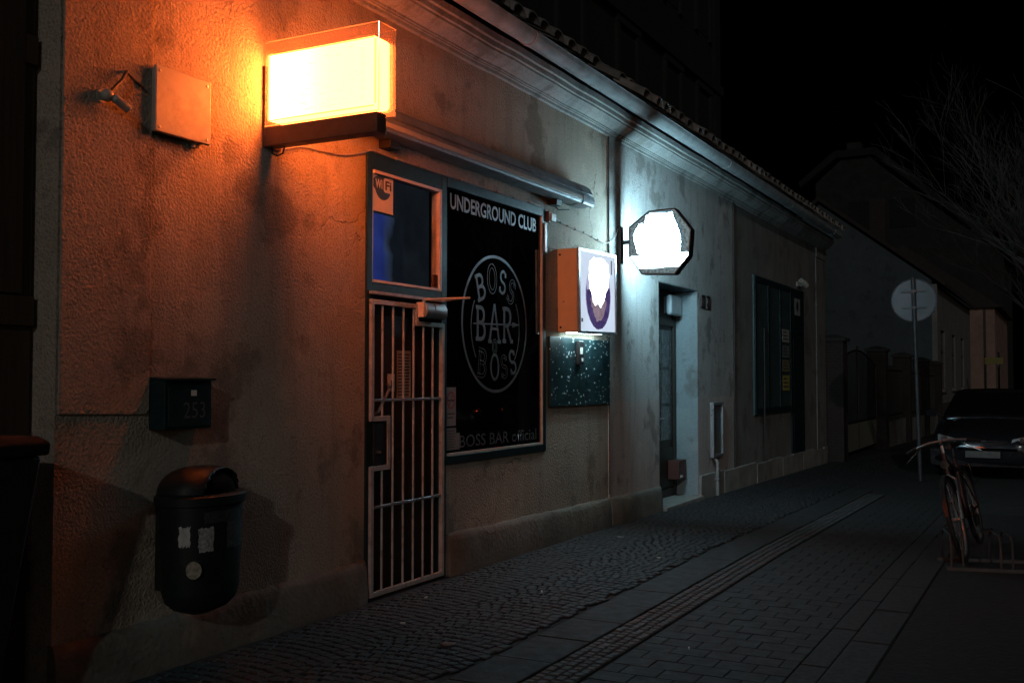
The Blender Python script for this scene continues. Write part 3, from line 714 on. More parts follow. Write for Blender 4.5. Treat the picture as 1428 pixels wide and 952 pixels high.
mb = MB(); mb.tube([(.05,Lq-.56,.11),(.06,Lq-.5,.08),(.1,Lq-.35,.1)],.006,8); mb.build('crank_eye', BLACKM, aw, smooth=True)

# ------------------------------------------------------------------ small things on the wall
wb = thing('junction_box', 'square white metal box on the wall left of the orange sign', 'wall box', (0, 3.873, 2.795))
mb = MB(); mb.box(.0,.036,.015,.385,.0,.335); mb.build('case', WHITEP, wb, bevel=.004)
mb = MB(); mb.box(.0365,.058,.0,.40,-.008,.345); mb.build('cover', WHITEP, wb, bevel=.008)
for yy in (.03,.37):
    for z in (.02,.315):
        mb = MB(); mb.cyl((.058,yy,z),(.062,yy,z),.008,8); mb.build('screw', ALU, wb)
mb = MB(); mb.cyl((.02,.3,-.0),(.02,.3,-.035),.016,10); mb.build('cable_gland', WHITEP, wb, smooth=True)

se = thing('motion_sensor', 'small ball jointed motion sensor on the upper left wall', 'sensor', (0, 3.57, 2.90))
mb = MB(); mb.cyl((0,0,0),(.02,0,0),.036,16); mb.sphere((.05,0,0),.032,14,10); mb.build('ball_mount', WHITEP, se, smooth=True)
mb = MB(); mb.tube([(.07,.02,-.005),(.075,.03,-.012),(.085,.1,-.05),(.086,.105,-.053)],[.014,.023,.023,.018],14); mb.build('sensor_head', WHITEP, se, smooth=True)
mb = MB(); mb.tube([(.06,.01,.02),(.05,.09,.1),(.03,.135,.155),(.01,.15,.16),(.012,.2,.13),(.03,.25,.1)],.008,8); mb.build('sensor_arm', CABLE, se, smooth=True)

mbx = thing('mailbox', 'small dark green mailbox numbered 253 above the bin', 'mailbox', (0, 3.905, 1.235))
mb = MB(); mb.box(.0,.115,.0,.335,.0,.26); mb.build('case', GREEN, mbx, bevel=.005)
mb = MB(); mb.box(.1155,.123,.02,.315,.015,.225); fl = mb.build('front_flap', GREEN, mbx, bevel=.003)
mb = MB(); mb.prism([(.0,.262),(.14,.255),(.14,.268),(.0,.275)], 'y', -.008, .343); mb.build('lid', GREEN, mbx, bevel=.003)
text('253', (.1245,.20,.10), .155, .085, VINYL2, mbx, 'number', bold=-.004)
mb = MB(); mb.box(.1235,.1245,.175,.215,.175,.205); mb.build('name_tag', PAPER, mbx)

# litter bin on the wall
bn = thing('litter_bin', 'dark rounded plastic litter bin with stickers hung on the wall', 'litter bin', (.225, 4.06, .30))
def oval(ax, ay, z, n=32, cx=0, p=2.5):
    out = []
    for k in range(n):
        a = 2*math.pi*k/n; c, s = math.cos(a), math.sin(a)
        out.append((cx+ax*math.copysign(abs(c)**(2/p), c), ay*math.copysign(abs(s)**(2/p), s), z))
    return out
mb = MB(); rs = [(.035,.06,-.01),(.10,.15,.02),(.135,.195,.06),(.15,.212,.12),(.158,.222,.3),(.166,.232,.56)]
mb.loft([oval(a,b_,z) for a,b_,z in rs]); body = mb.build('body', PLAST, bn, smooth=True, ang=50)
mb = MB(); mb.loft([oval(.166,.232,.555),oval(.182,.25,.56),oval(.184,.252,.60),oval(.172,.24,.61)]); mb.build('rim', PLAST, bn, smooth=True)
mb = MB(); N = 96; NR = 18; rings = []
def hood_ring(i, k=1.0):
    e = math.pi/2*i/NR; c = math.cos(e)**.72 if i < NR else .02
    return oval(.172*c*k, .24*c*k, .61+.138*math.sin(e)*k, N)
for i in range(NR+1): rings.append(hood_ring(i))
vs = [p for r_ in rings for p in r_]; fs = []
for i in range(NR):
    hw_ = 56*math.sqrt(max(0, 1-((i+.5)/13.5)**2)) if i < 13 else 0      # arched mouth towards the street
    for j in range(N):
        a_ = (j+.5)*360/N; d_ = (a_-26+180) % 360-180
        if hw_ and abs(d_) < hw_: continue
        fs.append((i*N+j, i*N+(j+1)%N, (i+1)*N+(j+1)%N, (i+1)*N+j))
mb.add(vs, fs); hd = mb.build('hood', PLAST, bn, smooth=True, ang=50)
sm = hd.modifiers.new('shell', 'SOLIDIFY'); sm.thickness = .006; sm.offset = -1
mb = MB(); mb.loft([hood_ring(i, .78) for i in range(NR)]); mb.build('mouth', BINBLACK, bn, smooth=True)  # black dome stands in for the shade inside the opening
mb = MB(); mb.box(-.224,-.13,-.1,.1,.1,.55); mb.build('wall_mount', BLACKM, bn)
mb = MB(); mb.cyl((.05,.25,.585),(.05,.275,.585),.012,10); mb.build('lock', CHROME, bn, smooth=True)
mb = MB(); mb.sphere((.125,-.165,.655),.006,8,6); mb.build('rivet', CHROME, bn, smooth=True)
def bin_sticker(u0, u1, z0, z1, mat, name, rag=.0, rnd=random.Random(9)):
    # a patch that follows the body's curve; u = parameter angle in degrees
    mb = MB(); nu, nz = 10, 8; pts = []
    def rad(z):
        z = min(max(z, .12), .56)
        for (a,b1,z1_),(c,d1,z2_) in zip(rs[:-1], rs[1:]):
            if z1_ <= z <= z2_: t = (z-z1_)/(z2_-z1_); return a+(c-a)*t, b1+(d1-b1)*t
    for i in range(nz+1):
        for j in range(nu+1):
            z = z0+(z1-z0)*i/nz; a = R(u0+(u1-u0)*j/nu); ax, ay = rad(z); c, s = math.cos(a), math.sin(a); p = 2.5
            jr = rnd.uniform(-rag, rag) if (i in (0,nz) or j in (0,nu)) else 0
            pts.append(((ax+.0025)*math.copysign(abs(c)**(2/p), c), (ay+.0025)*math.copysign(abs(s)**(2/p), s)+jr, z+jr))
    mb.add(pts, [(i*(nu+1)+j, i*(nu+1)+j+1, (i+1)*(nu+1)+j+1, (i+1)*(nu+1)+j) for i in range(nz) for j in range(nu)])
    return mb.build(name, mat, bn)
bin_sticker(-72,-52,.36,.46,M('torn_sticker', (.42,.42,.41), .8, var=.3, vscale=30),'sticker',.006)
bin_sticker(-38,-14,.33,.45,STICK,'sticker',.005)
bin_sticker(2,40,.33,.47,M('scratched_print', (.05,.055,.055), .8, var=.9, vscale=70),'sticker',.004)
bin_sticker(-30,30,.47,.53,M('scratched_graffiti', (.03,.034,.034), .8, var=.9, vscale=55),'sticker',.004)
mb = MB(); cc = Vector((.118,-.17,.245)); nrm = Vector((.72,-.69,0)).normalized(); tt = Vector((.69,.72,0)).normalized()
vs = [cc+nrm*.02+tt*.038*math.cos(2*math.pi*k/24)+Vector((0,0,1))*.044*math.sin(2*math.pi*k/24) for k in range(24)]
mb.add(vs+[p-nrm*.03 for p in vs], [tuple(range(24))]+[(i,(i+1)%24,24+(i+1)%24,24+i) for i in range(24)]); mb.build('round_sticker', M('round_sticker', (.28,.24,.19), .7, var=.6, vscale=50), bn)

# tall tapered waste container at the left edge
wc = thing('waste_container', 'tall dark tapered waste container in the corner by the wooden gate', 'waste container', (.02, 2.1, 0))
mb = MB(); mb.loft([[(.03,.09,.02),(.30,.09,.02),(.30,.70,.02),(.03,.70,.02)],[(.0,.03,1.18),(.42,.03,1.18),(.42,.83,1.18),(.0,.83,1.18)]]); mb.build('body', M('container_plastic', (.014,.011,.01), .5, var=.3, bump=.15), wc, bevel=.015)
mb = MB(); mb.loft([[(-.005,.01,1.182),(.44,.01,1.182),(.44,.85,1.182),(-.005,.85,1.182)],[(-.005,.01,1.235),(.445,.01,1.235),(.445,.855,1.235),(-.005,.855,1.235)],[(.02,.04,1.262),(.41,.04,1.262),(.41,.82,1.262),(.02,.82,1.262)]]); mb.build('lid', M('container_lid', (.012,.009,.008), .85, var=.3, spec=.12), wc, bevel=.01)

# small white box and knotted cable between window and octagonal sign
sb = thing('alarm_box', 'tiny pale box at the top right corner of the lettered window', 'alarm box', (0, 8.62, 2.95))
mb = MB(); mb.box(0,.035,.0,.035,.0,.1); mb.build('back_plate', DSTEEL, sb, bevel=.003)
mb = MB(); mb.box(.002,.045,.036,.13,.01,.085); mb.build('case', WHITEP, sb, bevel=.004)
ct = MB(); ct.box(.017,.03,8.545,8.588,2.66,2.93); tag(ct.build('contact_strip', WHITEP, None, bevel=.003), 'short white strip on the window frame under the tiny pale box', 'strip')
def cable(label, pts, r, mat=CABLE, knots=(), name='cable'):
    P = [Vector(p) for p in pts]; out = []
    for i in range(len(P)-1):
        for k in range(6):
            t = k/6; a = P[max(0,i-1)]; b = P[i]; c = P[i+1]; d = P[min(len(P)-1,i+2)]
            out.append(.5*((2*b)+(-a+c)*t+(2*a-5*b+4*c-d)*t*t+(-a+3*b-3*c+d)*t*t*t))
    out.append(P[-1]); mb = MB(); mb.tube(out, r, 6)
    for k in knots: mb.sphere(out[min(k, len(out)-1)], r*2.4, 8, 6)
    return tag(mb.build(name, mat, None, smooth=True), label, 'cable')
cable('sagging knotted cable from the tiny pale box to the octagonal sign', [(.03,8.75,3.0),(.012,8.95,2.985),(.012,9.2,2.965),(.012,9.5,2.955),(.015,9.8,2.925),(.03,10.0,2.91),(.035,10.2,2.99),(.03,10.32,3.1)], .006, PALECABLE, (5,9,13,17,21,24))
cable('thin cable from the orange sign to the top of the door frame', [(.012,4.93,2.9),(.012,5.1,2.95),(.012,5.3,2.965),(.012,5.55,2.985),(.012,5.78,3.05),(.012,5.84,3.075)], .0055, PALECABLE)
cable('thin cable clipped along the top of the door and window frame', [(.012,5.85,3.076)]+[(.012,5.85+.3*k,3.074+random.uniform(-.003,.008)) for k in range(1,10)], .006, PALECABLE, (6,12,24,36,42,48))
cable('dark vertical cable at the joint between the two rendered fronts', [(.02,10.092,.3),(.02,10.09,1.5),(.02,10.094,2.6),(.02,10.091,4.05)], .006, CABLE)
cable('thin dark pipe running up the grey wall past the meter box', [(.02,14.8,-.05),(.02,14.79,1.5),(.02,14.8,3),(.02,14.79,4.06)], .011, CABLE, name='wall_pipe')
cable('dark cable hanging down across the green shutter', [(.06,16.35,2.3),(.06,16.36,1.4),(.055,16.36,.9),(.03,16.4,.3),(.06,16.42,-.08)], .012, CABLE)

# at the neighbour's door
lp = thing('door_lamp', 'unlit square lamp above the recessed door', 'wall lamp', (-.27, 12.55, 2.31))
mb = MB(); mb.box(.0,.05,.04,.36,.02,.24); mb.build('housing', BLACKM, lp, bevel=.01)
mb = MB(); mb.box(.05,.125,.0,.40,.0,.26); mb.build('diffuser', M('milky_glass', (.30,.33,.35), .35, var=.15), lp, bevel=.03, seg=3)
rb = thing('letter_box', 'small dull red box low in the recessed doorway', 'letter box', (-.27, 12.72, .22))
mb = MB(); mb.box(.0,.15,.0,.30,.0,.24); mb.build('case', M('dull_red_paint', (.08,.025,.02), .5), rb, bevel=.008)
mb = MB(); mb.box(.1505,.156,.05,.14,.02,.05); mb.build('name_tag', PAPER, rb)
for i, (yy, lab) in enumerate(((13.22,'dark house plaque just beside the recessed doorway'),(13.46,'dark house plaque further from the doorway of the pair'))):
    p = thing('house_plaque', lab, 'plaque', (XN, yy, 2.43), group='two dark plaques by the door')
    mb = MB(); mb.box(.0,.018,.0,.17,.0,.18); mb.build('plate', M('plaque_enamel', (.03,.022,.02), .3), p, bevel=.004)
    mb = MB(); mb.box(.0185,.02,.03,.14,.05,.13); mb.build('plate_face', M('plaque_face', (.09,.06,.05), .4, var=.6, vscale=40), p)
mt = thing('meter_box', 'narrow metal meter box low on the streaked grey wall', 'meter box', (XN, 13.62, .44))
mb = MB(); mb.box(0,.05,0,.04,0,.74); mb.box(0,.05,.44,.48,0,.74); mb.box(0,.049,.04,.44,.70,.74); mb.box(0,.049,.04,.44,0,.04); mb.build('frame', ALU, mt, bevel=.004)
mb = MB(); mb.box(.001,.022,.04,.44,.04,.70); mb.build('meter_door', M('grey_meter_door', (.10,.11,.11), .6, dirt=(.16,.12,.05)), mt)
gp2 = thing('gas_pipe', 'short pale pipe below the meter box', 'pipe', (.055, 13.74, -.1))
mb = MB(); mb.tube([(.02,0,.0),(.02,0,.48),(-.02,0,.52)],.025,12); mb.build('pipe', M('pale_pipe', (.2,.195,.18), .6), gp2, smooth=True)
mb = MB(); mb.box(-.01,.05,-.04,.04,.24,.27); mb.build('clamp', ALU, gp2)
# papers on shutter, sign on side door, camera
for i, (za, zb, col, lab) in enumerate(((2.12,2.34,(.30,.29,.27),'pale paper notice, top of the column on the green shutter'),(1.86,2.06,(.13,.13,.13),'grey paper notice second from the top on the green shutter'),(1.62,1.82,(.17,.14,.06),'brownish notice third from the top on the green shutter'),(1.30,1.56,(.32,.27,.06),'yellow notice, lowest of the column on the green shutter'))):
    mb = MB(); mb.box(.0455,.0475,17.62,18.12,za,zb); o = mb.build('notice', M('notice_paper_%d' % i, col, .8, var=.3, vscale=25), None); tag(o, lab, 'notice', 'notices on the green shutter')
    mb = MB()
    for k in range(3): mb.box(.048,.0485,17.67,18.05-.06*k,za+(zb-za)*(.22+.26*k),za+(zb-za)*(.30+.26*k))
    mb.build('print_lines', INK, o)
pf = thing('door_poster', 'pale poster high on the narrow green door', 'poster', (.033, 18.62, 2.63))
mb = MB(); mb.box(0,.003,0,.42,0,.30); mb.build('sheet', M('faded_poster', (.26,.27,.26), .8, var=.4, vscale=12), pf)
mb = MB(); mb.disc((.0035,.21,.16),.09,'x',20); mb.build('print_spot', INK, pf)
vc = thing('wall_camera', 'small white camera above the narrow green door', 'camera', (.0, 18.95, 3.2))
mb = MB(); mb.cyl((0,0,0),(.03,0,0),.05,14); mb.tube([(.03,0,0),(.1,0,-.02)],.016,8); mb.build('camera_mount', WHITEP, vc, smooth=True)
mb = MB(); mb.tube([(.08,-.06,.06),(.13,.02,.02),(.15,.10,-.02)],[.05,.055,.05],14); mb.build('camera_body', WHITEP, vc, smooth=True)

# stickers and notices on the bar's glass
wf = thing('wifi_notice', 'cream notice with a round black Wi Fi badge in the pane over the door', 'notice', (-.0115, 5.892, 2.67))
mb = MB(); mb.box(0,.002,0,.255,0,.285); mb.build('sheet', PAPER, wf)
bd = MB(); bd.disc((.003,.128,.183),.1,'x',32,.097); bd = bd.build('badge', INK, wf)
mb = MB(); mb.disc((.0035,.075,.195),.075,'x',28,.052); mb.build('badge_lobe', INK, wf)
mb = MB()
rr = []
for cyy, czz, a0 in ((.225,.225,0),(.155,.225,90),(.155,.165,180),(.225,.165,270)): rr += arc(cyy,czz,.022,.022,a0,a0+90,5)
mb.add([(.0045,a,b_) for a,b_ in rr], [tuple(range(len(rr)))]); mb.build('badge_tab', PAPER, wf)
text('Wi', (.005,.075,.195), .085, .065, PAPER, wf, 'badge_lettering', bold=.03)
text('Fi', (.0055,.19,.195), .075, .065, INK, wf, 'badge_lettering', bold=.03)
nt1 = thing('smoking_notice', 'pale notice with a red no smoking ring, lower left of the black window', 'notice', (-.0035, 6.862, 1.134))
mb = MB(); mb.box(0,.002,0,.15,0,.30); mb.build('sheet', M('grey_notice', (.22,.2,.19), .8, var=.2), nt1)
mb = MB(); rg = arc(.075,.2,.055,.062,0,360,24)[:-1]; ribbon(mb, rg, .014, True, x=.003); ribbon(mb, [(.04,.155),(.11,.245)], .012, x=.0032); mb.build('ring', M('dull_red_print', (.3,.04,.03), .7), nt1)
mb = MB(); mb.box(.0025,.003,.03,.12,.19,.205); mb.box(.0025,.003,.02,.13,.09,.1); mb.box(.0025,.003,.02,.11,.06,.07); mb.build('print_lines', INK, nt1)
nt2 = thing('paper_sheets', 'stack of taped grey paper sheets in the bottom left of the black window', 'notice', (-.0035, 6.862, .947))
mb = MB(); mb.box(0,.002,0,.155,0,.172); mb.box(0,.0018,.156,.21,0,.13); mb.build('sheet', M('grey_sheet', (.17,.165,.16), .85, var=.25), nt2)
mb = MB()
for k in range(7): mb.box(.0023,.0028,.015,.13+.01*(k%3),.02+.021*k,.024+.021*k)
mb.build('print_lines', INK, nt2)
nd = thing('price_list', 'paper price list on the dark door behind the bars', 'notice', (-.057, 6.27, 1.36))
mb = MB(); mb.box(0,.002,0,.18,0,.345); mb.build('sheet', M('list_paper', (.42,.36,.3), .85), nd)
mb = MB()
for k in range(14): mb.box(.0023,.0029,.015,.155+.01*(k%2),.02+.0225*k,.029+.0225*k)
mb.build('print_lines', INK, nd)

# ------------------------------------------------------------------ round traffic sign seen from behind
ts = thing('traffic_sign', 'round traffic sign seen from behind on a grey pole', 'traffic sign', (2.2, 17.6, gz(17.6)), (R(.6), R(-1.2), R(4)))
mb = MB(); mb.cyl((0,0,0),(0,0,3.22),.03,12); mb.build('pole', M('galvanised_pole', (.05,.054,.058), .55, metal=.3), ts, smooth=True)
mb = MB(); mb.cyl((0,.035,2.86),(0,.047,2.86),.335,40)
ring_ = [( .335*math.cos(2*math.pi*k/40), .04, 2.86+.335*math.sin(2*math.pi*k/40)) for k in range(40)]
mb.build('sign_plate', M('sign_back', (.05,.072,.082), .4, metal=.2, var=.15), ts, smooth=True)
mb = MB(); mb.tube(ring_, .012, 6, True); mb.build('plate_rim', M('sign_rim', (.1,.1,.11), .5), ts, smooth=True)
for z in (2.74, 3.0):
    mb = MB(); mb.box(-.18,.18,-.005,.034,z-.014,z+.014); mb.box(-.045,.045,-.04,.0,z-.02,z+.02); mb.build('clamp', BLACKM, ts)

# ------------------------------------------------------------------ parked car
PAINT = M('dark_car_paint', (.012,.013,.016), .16, var=.05, spec=.7)
GLASS = M('car_glass', (.004,.005,.005), .05, spec=.6)
def car_station(y, hw, zb, zs, zt, crown):
    half = [(0,zb),(hw*.8,zb),(hw*.96,zb+.06),(hw,zb+.2),(hw*.995,(zb+zs)/2+.06),(hw*.965,zs),(hw*.86,zt),(hw*.5,zt+crown*.7),(0,zt+crown)]
    return [(x,y,z) for x,z in half] + [(-x,y,z) for x,z in half[-2:0:-1]]
def make_car(name, label, loc, rz):
    t = thing(name, label, 'car', loc, (0,0,rz))
    mb = MB(); st = [(-.02,.50,.30,.50,.56,.02),(.02,.66,.22,.55,.62,.03),(.12,.76,.20,.60,.70,.03),(.35,.83,.19,.66,.78,.035),(.9,.86,.19,.76,.90,.04),(1.15,.865,.19,.82,.95,.03),(2.2,.87,.19,.86,.97,.02),(3.3,.865,.2,.88,.98,.02),(3.9,.83,.24,.86,.97,.02),(4.15,.72,.30,.80,.9,.02),(4.2,.6,.36,.7,.8,.01)]
    mb.loft([car_station(*s) for s in st]); body = mb.build('body', PAINT, t, smooth=True, ang=60)
    mb = MB()
    def gh(y, hw0, hw1, z0, z1): return [(-hw0,y,z0),(-hw1,y,z1-.03),(-hw1*.8,y,z1),(0,y,z1+.015),(hw1*.8,y,z1),(hw1,y,z1-.03),(hw0,y,z0)]
    mb.loft([gh(1.05,.74,.70,.93,.96),gh(1.85,.80,.60,.95,1.40),gh(2.1,.80,.60,.96,1.44),gh(3.2,.79,.59,.97,1.42),gh(3.5,.78,.57,.97,1.34),gh(4.05,.70,.62,.93,.98)], True)
    roof_ = mb.build('cabin', PAINT, t, smooth=True, ang=25)
    mb = MB(); mb.quad((-.66,1.14,1.0),(.66,1.14,1.0),(.545,1.80,1.375),(-.545,1.80,1.375)); ws = mb.build('windshield', GLASS, t, smooth=True); ws.location = (0,-.02,.012)
    for s in (-1, 1):
        mb = MB(); mb.quad((s*.755,1.5,.99),(s*.775,3.3,1.0),(s*.60,3.15,1.34),(s*.615,2.0,1.36)); o = mb.build('side_window', GLASS, t); o.location = (s*.012,0,0)
        mb = MB(); mb.loft([[(s*x_,y_,z_) for x_,y_,z_ in r_] for r_ in ([(.40,.03,.56),(.66,.10,.60),(.66,.10,.71),(.43,.05,.645)],[(.40,-.015,.55),(.70,.07,.59),(.70,.08,.71),(.43,.01,.65)])])
        hl = mb.build('headlight', M('headlight_lens', (.32,.34,.35), .08, var=.2, spec=.9), t, bevel=.01)
        mb = MB(); mb.cyl((s*.58,.03,.635),(s*.58,.028-.02,.635),.045,16); mb.build('reflector', CHROME, hl, smooth=True)
        mb = MB(); mb.tube([(s*.80,1.35,.98),(s*.90,1.33,1.02)],.02,8); mb.loft([[(s*.88,1.28,.96),(s*1.04,1.33,.97),(s*1.04,1.33,1.08),(s*.88,1.28,1.09)],[(s*.88,1.40,.97),(s*1.02,1.40,.98),(s*1.02,1.40,1.07),(s*.88,1.40,1.08)]])
        mb.build('wing_mirror', PAINT, t, bevel=.015)
        for wy in (.78, 3.35):
            mb = MB(); mb.tube([(s*.78,wy+.24*math.cos(2*math.pi*k/24),.31+.24*math.sin(2*math.pi*k/24)) for k in range(24)],.075,10,True); wh = mb.build('wheel', RUBBER, t, smooth=True)
            mb = MB(); mb.cyl((s*.72,wy,.31),(s*.83,wy,.31),.19,20); mb.build('rim', ALU, wh, smooth=True)
        mb = MB(); mb.box(s*.52 if s>0 else -.76, s*.76 if s>0 else -.52, 4.05,4.19,.68,.85); mb.build('tail_light', M('tail_lens', (.25,.01,.008), .15), t, bevel=.015)
    mb = MB()
    for k in range(4): mb.box(-.36,.36,-.034,.02,.535+.024*k,.545+.024*k)
    mb.build('grille', BLACKM, t)
    mb = MB(); mb.box(-.05,.05,-.045,-.035,.60,.625); mb.build('bonnet_badge', CHROME, t, bevel=.004)
    mb = MB(); mb.loft([[(x,y,z) for x,y,z in ((-.84,.28,.20),(-.72,.02,.20),(-.4,-.055,.20),(.4,-.055,.20),(.72,.02,.20),(.84,.28,.20))]+[(x,y,z) for x,y,z in ((.84,.28,.46),(.72,.0,.47),(.4,-.075,.48),(-.4,-.075,.48),(-.72,.0,.47),(-.84,.28,.46))]][0:1]*1+[[(x,y+.05,z) for x,y,z in ((-.84,.28,.20),(-.72,.02,.20),(-.4,-.055,.20),(.4,-.055,.20),(.72,.02,.20),(.84,.28,.20),(.84,.28,.46),(.72,.0,.47),(.4,-.075,.48),(-.4,-.075,.48),(-.72,.0,.47),(-.84,.28,.46))]])
    mb.build('bumper', PAINT, t, bevel=.01)
    mb = MB(); mb.box(-.26,.26,-.095,-.08,.345,.455); mb.build('number_plate', M('number_plate', (.11,.11,.105), .6, var=.3, vscale=18), t, bevel=.004)
    return t
car = make_car('parked_car', 'dark car parked facing the camera at the end of the pavement', (3.05, 18.6, gz(18.6)), R(-1.5))

# ------------------------------------------------------------------ bicycle and rack
bk = thing('bicycle', 'dark bicycle leaning in the low metal rack', 'bicycle', (3.475, 8.92, 0.012), (0, R(-13), R(-2.5)))
FR = M('bicycle_frame_paint', (.03,.015,.014), .4, var=.1, spec=.35); SIL = M('bicycle_alloy', (.25,.25,.25), .42, metal=.6, var=.1)
def wheel(cy):
    mb = MB(); mb.tube([(0,cy+.325*math.cos(2*math.pi*k/36),.345+.325*math.sin(2*math.pi*k/36)) for k in range(36)],.021,8,True); wv = mb.build('wheel', RUBBER, bk, smooth=True)
    mb = MB(); mb.tube([(0,cy+.298*math.cos(2*math.pi*k/36),.345+.298*math.sin(2*math.pi*k/36)) for k in range(36)],.011,6,True); mb.build('rim', SIL, wv, smooth=True)
    mb = MB(); mb.cyl((-.035,cy,.345),(.035,cy,.345),.018,10)
    for k in range(24):
        a = 2*math.pi*k/24; mb.tube([(.02*(-1)**k,cy+.015*math.cos(a+.6),.345+.015*math.sin(a+.6)),(0,cy+.29*math.cos(a),.345+.29*math.sin(a))],.0014,4)
    mb.build('spokes', SIL, wv)
    mb = MB(); rings = []
    for k in range(15):
        a = R(20+150*k/14); rings.append([(x,cy+(.36+dz)*math.cos(a),.345+(.36+dz)*math.sin(a)) for x, dz in ((-.025,-.008),(-.015,.008),(.015,.008),(.025,-.008))])
    mb.loft(rings, False); mb.build('mudguard', BLACKM, bk, smooth=True)
wheel(0.345); wheel(1.40)
mb = MB(); ht, hb = (0,.60,.88), (0,.56,.70); bbk, st_ = (0,.99,.30), (0,1.13,.80); ra = (0,1.40,.345)
mb.tube([ht,hb],.021,10); mb.tube([ (0,.585,.83), (0,1.10,.70)],.015,10); mb.tube([hb,bbk],.018,10); mb.tube([bbk,st_],.015,10)
for s in (-1,1):
    mb.tube([(s*.012,.99,.30),(s*.06,1.39,.345)],.009,8); mb.tube([(s*.012,1.10,.72),(s*.06,1.39,.345)],.008,8)
mb.build('frame', FR, bk, smooth=True)
mb = MB(); mb.tube([hb,(0,.55,.68)],.02,8)
for s in (-1,1): mb.tube([(s*.012,.55,.69),(s*.055,.52,.66),(s*.055,.345,.345)],.011,8)
mb.build('fork', SIL, bk, smooth=True)
mb = MB(); mb.tube([ht,(0,.61,.95),(0,.56,.98)],.014,8); mb.tube([(-.29,.66,.93),(-.2,.60,.96),(-.08,.56,.985),(0,.555,.985),(.08,.56,.985),(.2,.60,.96),(.29,.66,.93)],.011,8)
hbr = mb.build('handlebar', SIL, bk, smooth=True)
for s in (-1,1):
    mb = MB(); mb.tube([(s*.30,.667,.927),(s*.2,.602,.96)],.016,8); mb.build('grip', RUBBER, hbr, smooth=True)
    mb = MB(); mb.tube([(s*.18,.58,.95),(s*.2,.53,.92),(s*.3,.56,.85)],[.009,.008,.006],8); mb.build('brake_lever', CHROME, hbr, smooth=True)
mb = MB(); mb.loft([[(x*wd,y_,.90+z) for x,z in ((-1,0),(-.8,.03),(0,.045),(.8,.03),(1,0),(0,-.01))] for y_, wd in ((1.0,.02),(1.08,.03),(1.16,.06),(1.25,.085),(1.30,.07))]); mb.tube([(0,1.13,.79),(0,1.16,.90)],.012,8); mb.build('saddle', BLACKM, bk, smooth=True)
mb = MB(); mb.tube([(-.05,.99,.30),(.09,.99,.30)],.012,8); mb.tube([(.09,.99,.30),(.09,.90,.17)],.01,8); mb.tube([(-.09,.99,.30),(-.09,1.08,.43)],.01,8); mb.box(.09,.18,.86,.94,.155,.175); mb.box(-.18,-.09,1.04,1.12,.42,.44); mb.cyl((.055,.99,.30),(.06,.99,.30),.095,20); mb.build('crank', BLACKM, bk, smooth=True)
mb = MB(); mb.tube([(-.06,1.16,.72),(-.06,1.60,.72),(.06,1.60,.72),(.06,1.16,.72)],.007,6)
for s in (-1,1): mb.tube([(s*.06,1.5,.72),(s*.06,1.41,.36)],.006,6)
for k in range(3): mb.tube([(-.06,1.26+.12*k,.72),(.06,1.26+.12*k,.72)],.005,6)
mb.build('carrier', BLACKM, bk, smooth=True)
mb = MB(); mb.cyl((0,.545,.79),(0,.50,.79),.035,16); mb.build('front_lamp', CHROME, bk, smooth=True)

rk = thing('bicycle_rack', 'low metal bicycle rack on the bare soil by the kerb', 'bicycle rack', (3.38, 8.83, -.02), (0,0,R(14)))
RAIL = M('galvanised_rail', (.06,.06,.06), .5, metal=.3)
for yy in (0,.46):
    mb = MB(); mb.box(.0,1.9,yy,yy+.045,.02,.05); mb.build('base_rail', RAIL, rk, bevel=.004)
for k in range(4):
    for s in (0, .085):
        x = .04+.36*k+s
        mb = MB(); mb.tube([(x,.022,.05),(x,.04,.24),(x,.09,.29),(x,.4,.29),(x,.46,.24),(x,.482,.05)],.009,8); mb.build('hoop', RAIL, rk, smooth=True)

# ------------------------------------------------------------------ fence, gate and houses further on
BR = brick_mat('dark_brick', (.03,.02,.017), (.02,.014,.012), (.035,.032,.03))
fn = thing('brick_fence', 'brick pillared iron fence between the two houses', 'fence')
for yy in (21.5, 27.2, 31.8, 36.4, 40.5):
    mb = MB(); mb.box(-.12,.34,yy,yy+.46,gz(yy)-.1,gz(yy)+2.42); pl = mb.build('pillar', BR, fn, bevel=.01)
    mb = MB(); z = gz(yy)+2.42; mb.loft([[(-.17,yy-.05,z),(.39,yy-.05,z),(.39,yy+.51,z),(-.17,yy+.51,z)],[(-.17,yy-.05,z+.06),(.39,yy-.05,z+.06),(.39,yy+.51,z+.06),(-.17,yy+.51,z+.06)],[(.05,yy+.18,z+.14),(.17,yy+.18,z+.14),(.17,yy+.28,z+.14),(.05,yy+.28,z+.14)]]); mb.build('cap', M('pillar_cap', (.03,.028,.026), .9), pl)
for a, b in ((27.66,31.8),(32.26,36.4),(36.86,40.5)):
    mb = MB(); mb.box(.02,.22,a,b,gz(a)-.3,gz(a)+.62); lw_ = mb.build('low_wall', M('fence_render', (.19,.18,.165), .9, var=.3), fn, bevel=.01)
    mb = MB(); n = int((b-a)/.13)
    for k in range(1,n): mb.cyl((.12,a+(b-a)*k/n,gz(a)+.62),(.12,a+(b-a)*k/n,gz(a)+2.1),.011,6)
    mb.box(.1,.14,a,b,gz(a)+.75,gz(a)+.79); mb.box(.1,.14,a,b,gz(a)+1.95,gz(a)+1.99); mb.build('railing', BLACKM, fn)
dg_ = thing('iron_gate', 'arched iron gate with pale sheet metal foot between brick pillars', 'gate', (.1, 22.0, gz(25)))
mb = MB(); mb.box(-.01,.01,.05,5.15,.12,.72); mb.build('sheet_panel', M('pale_green_sheet', (.17,.17,.13), .7, var=.25), dg_)
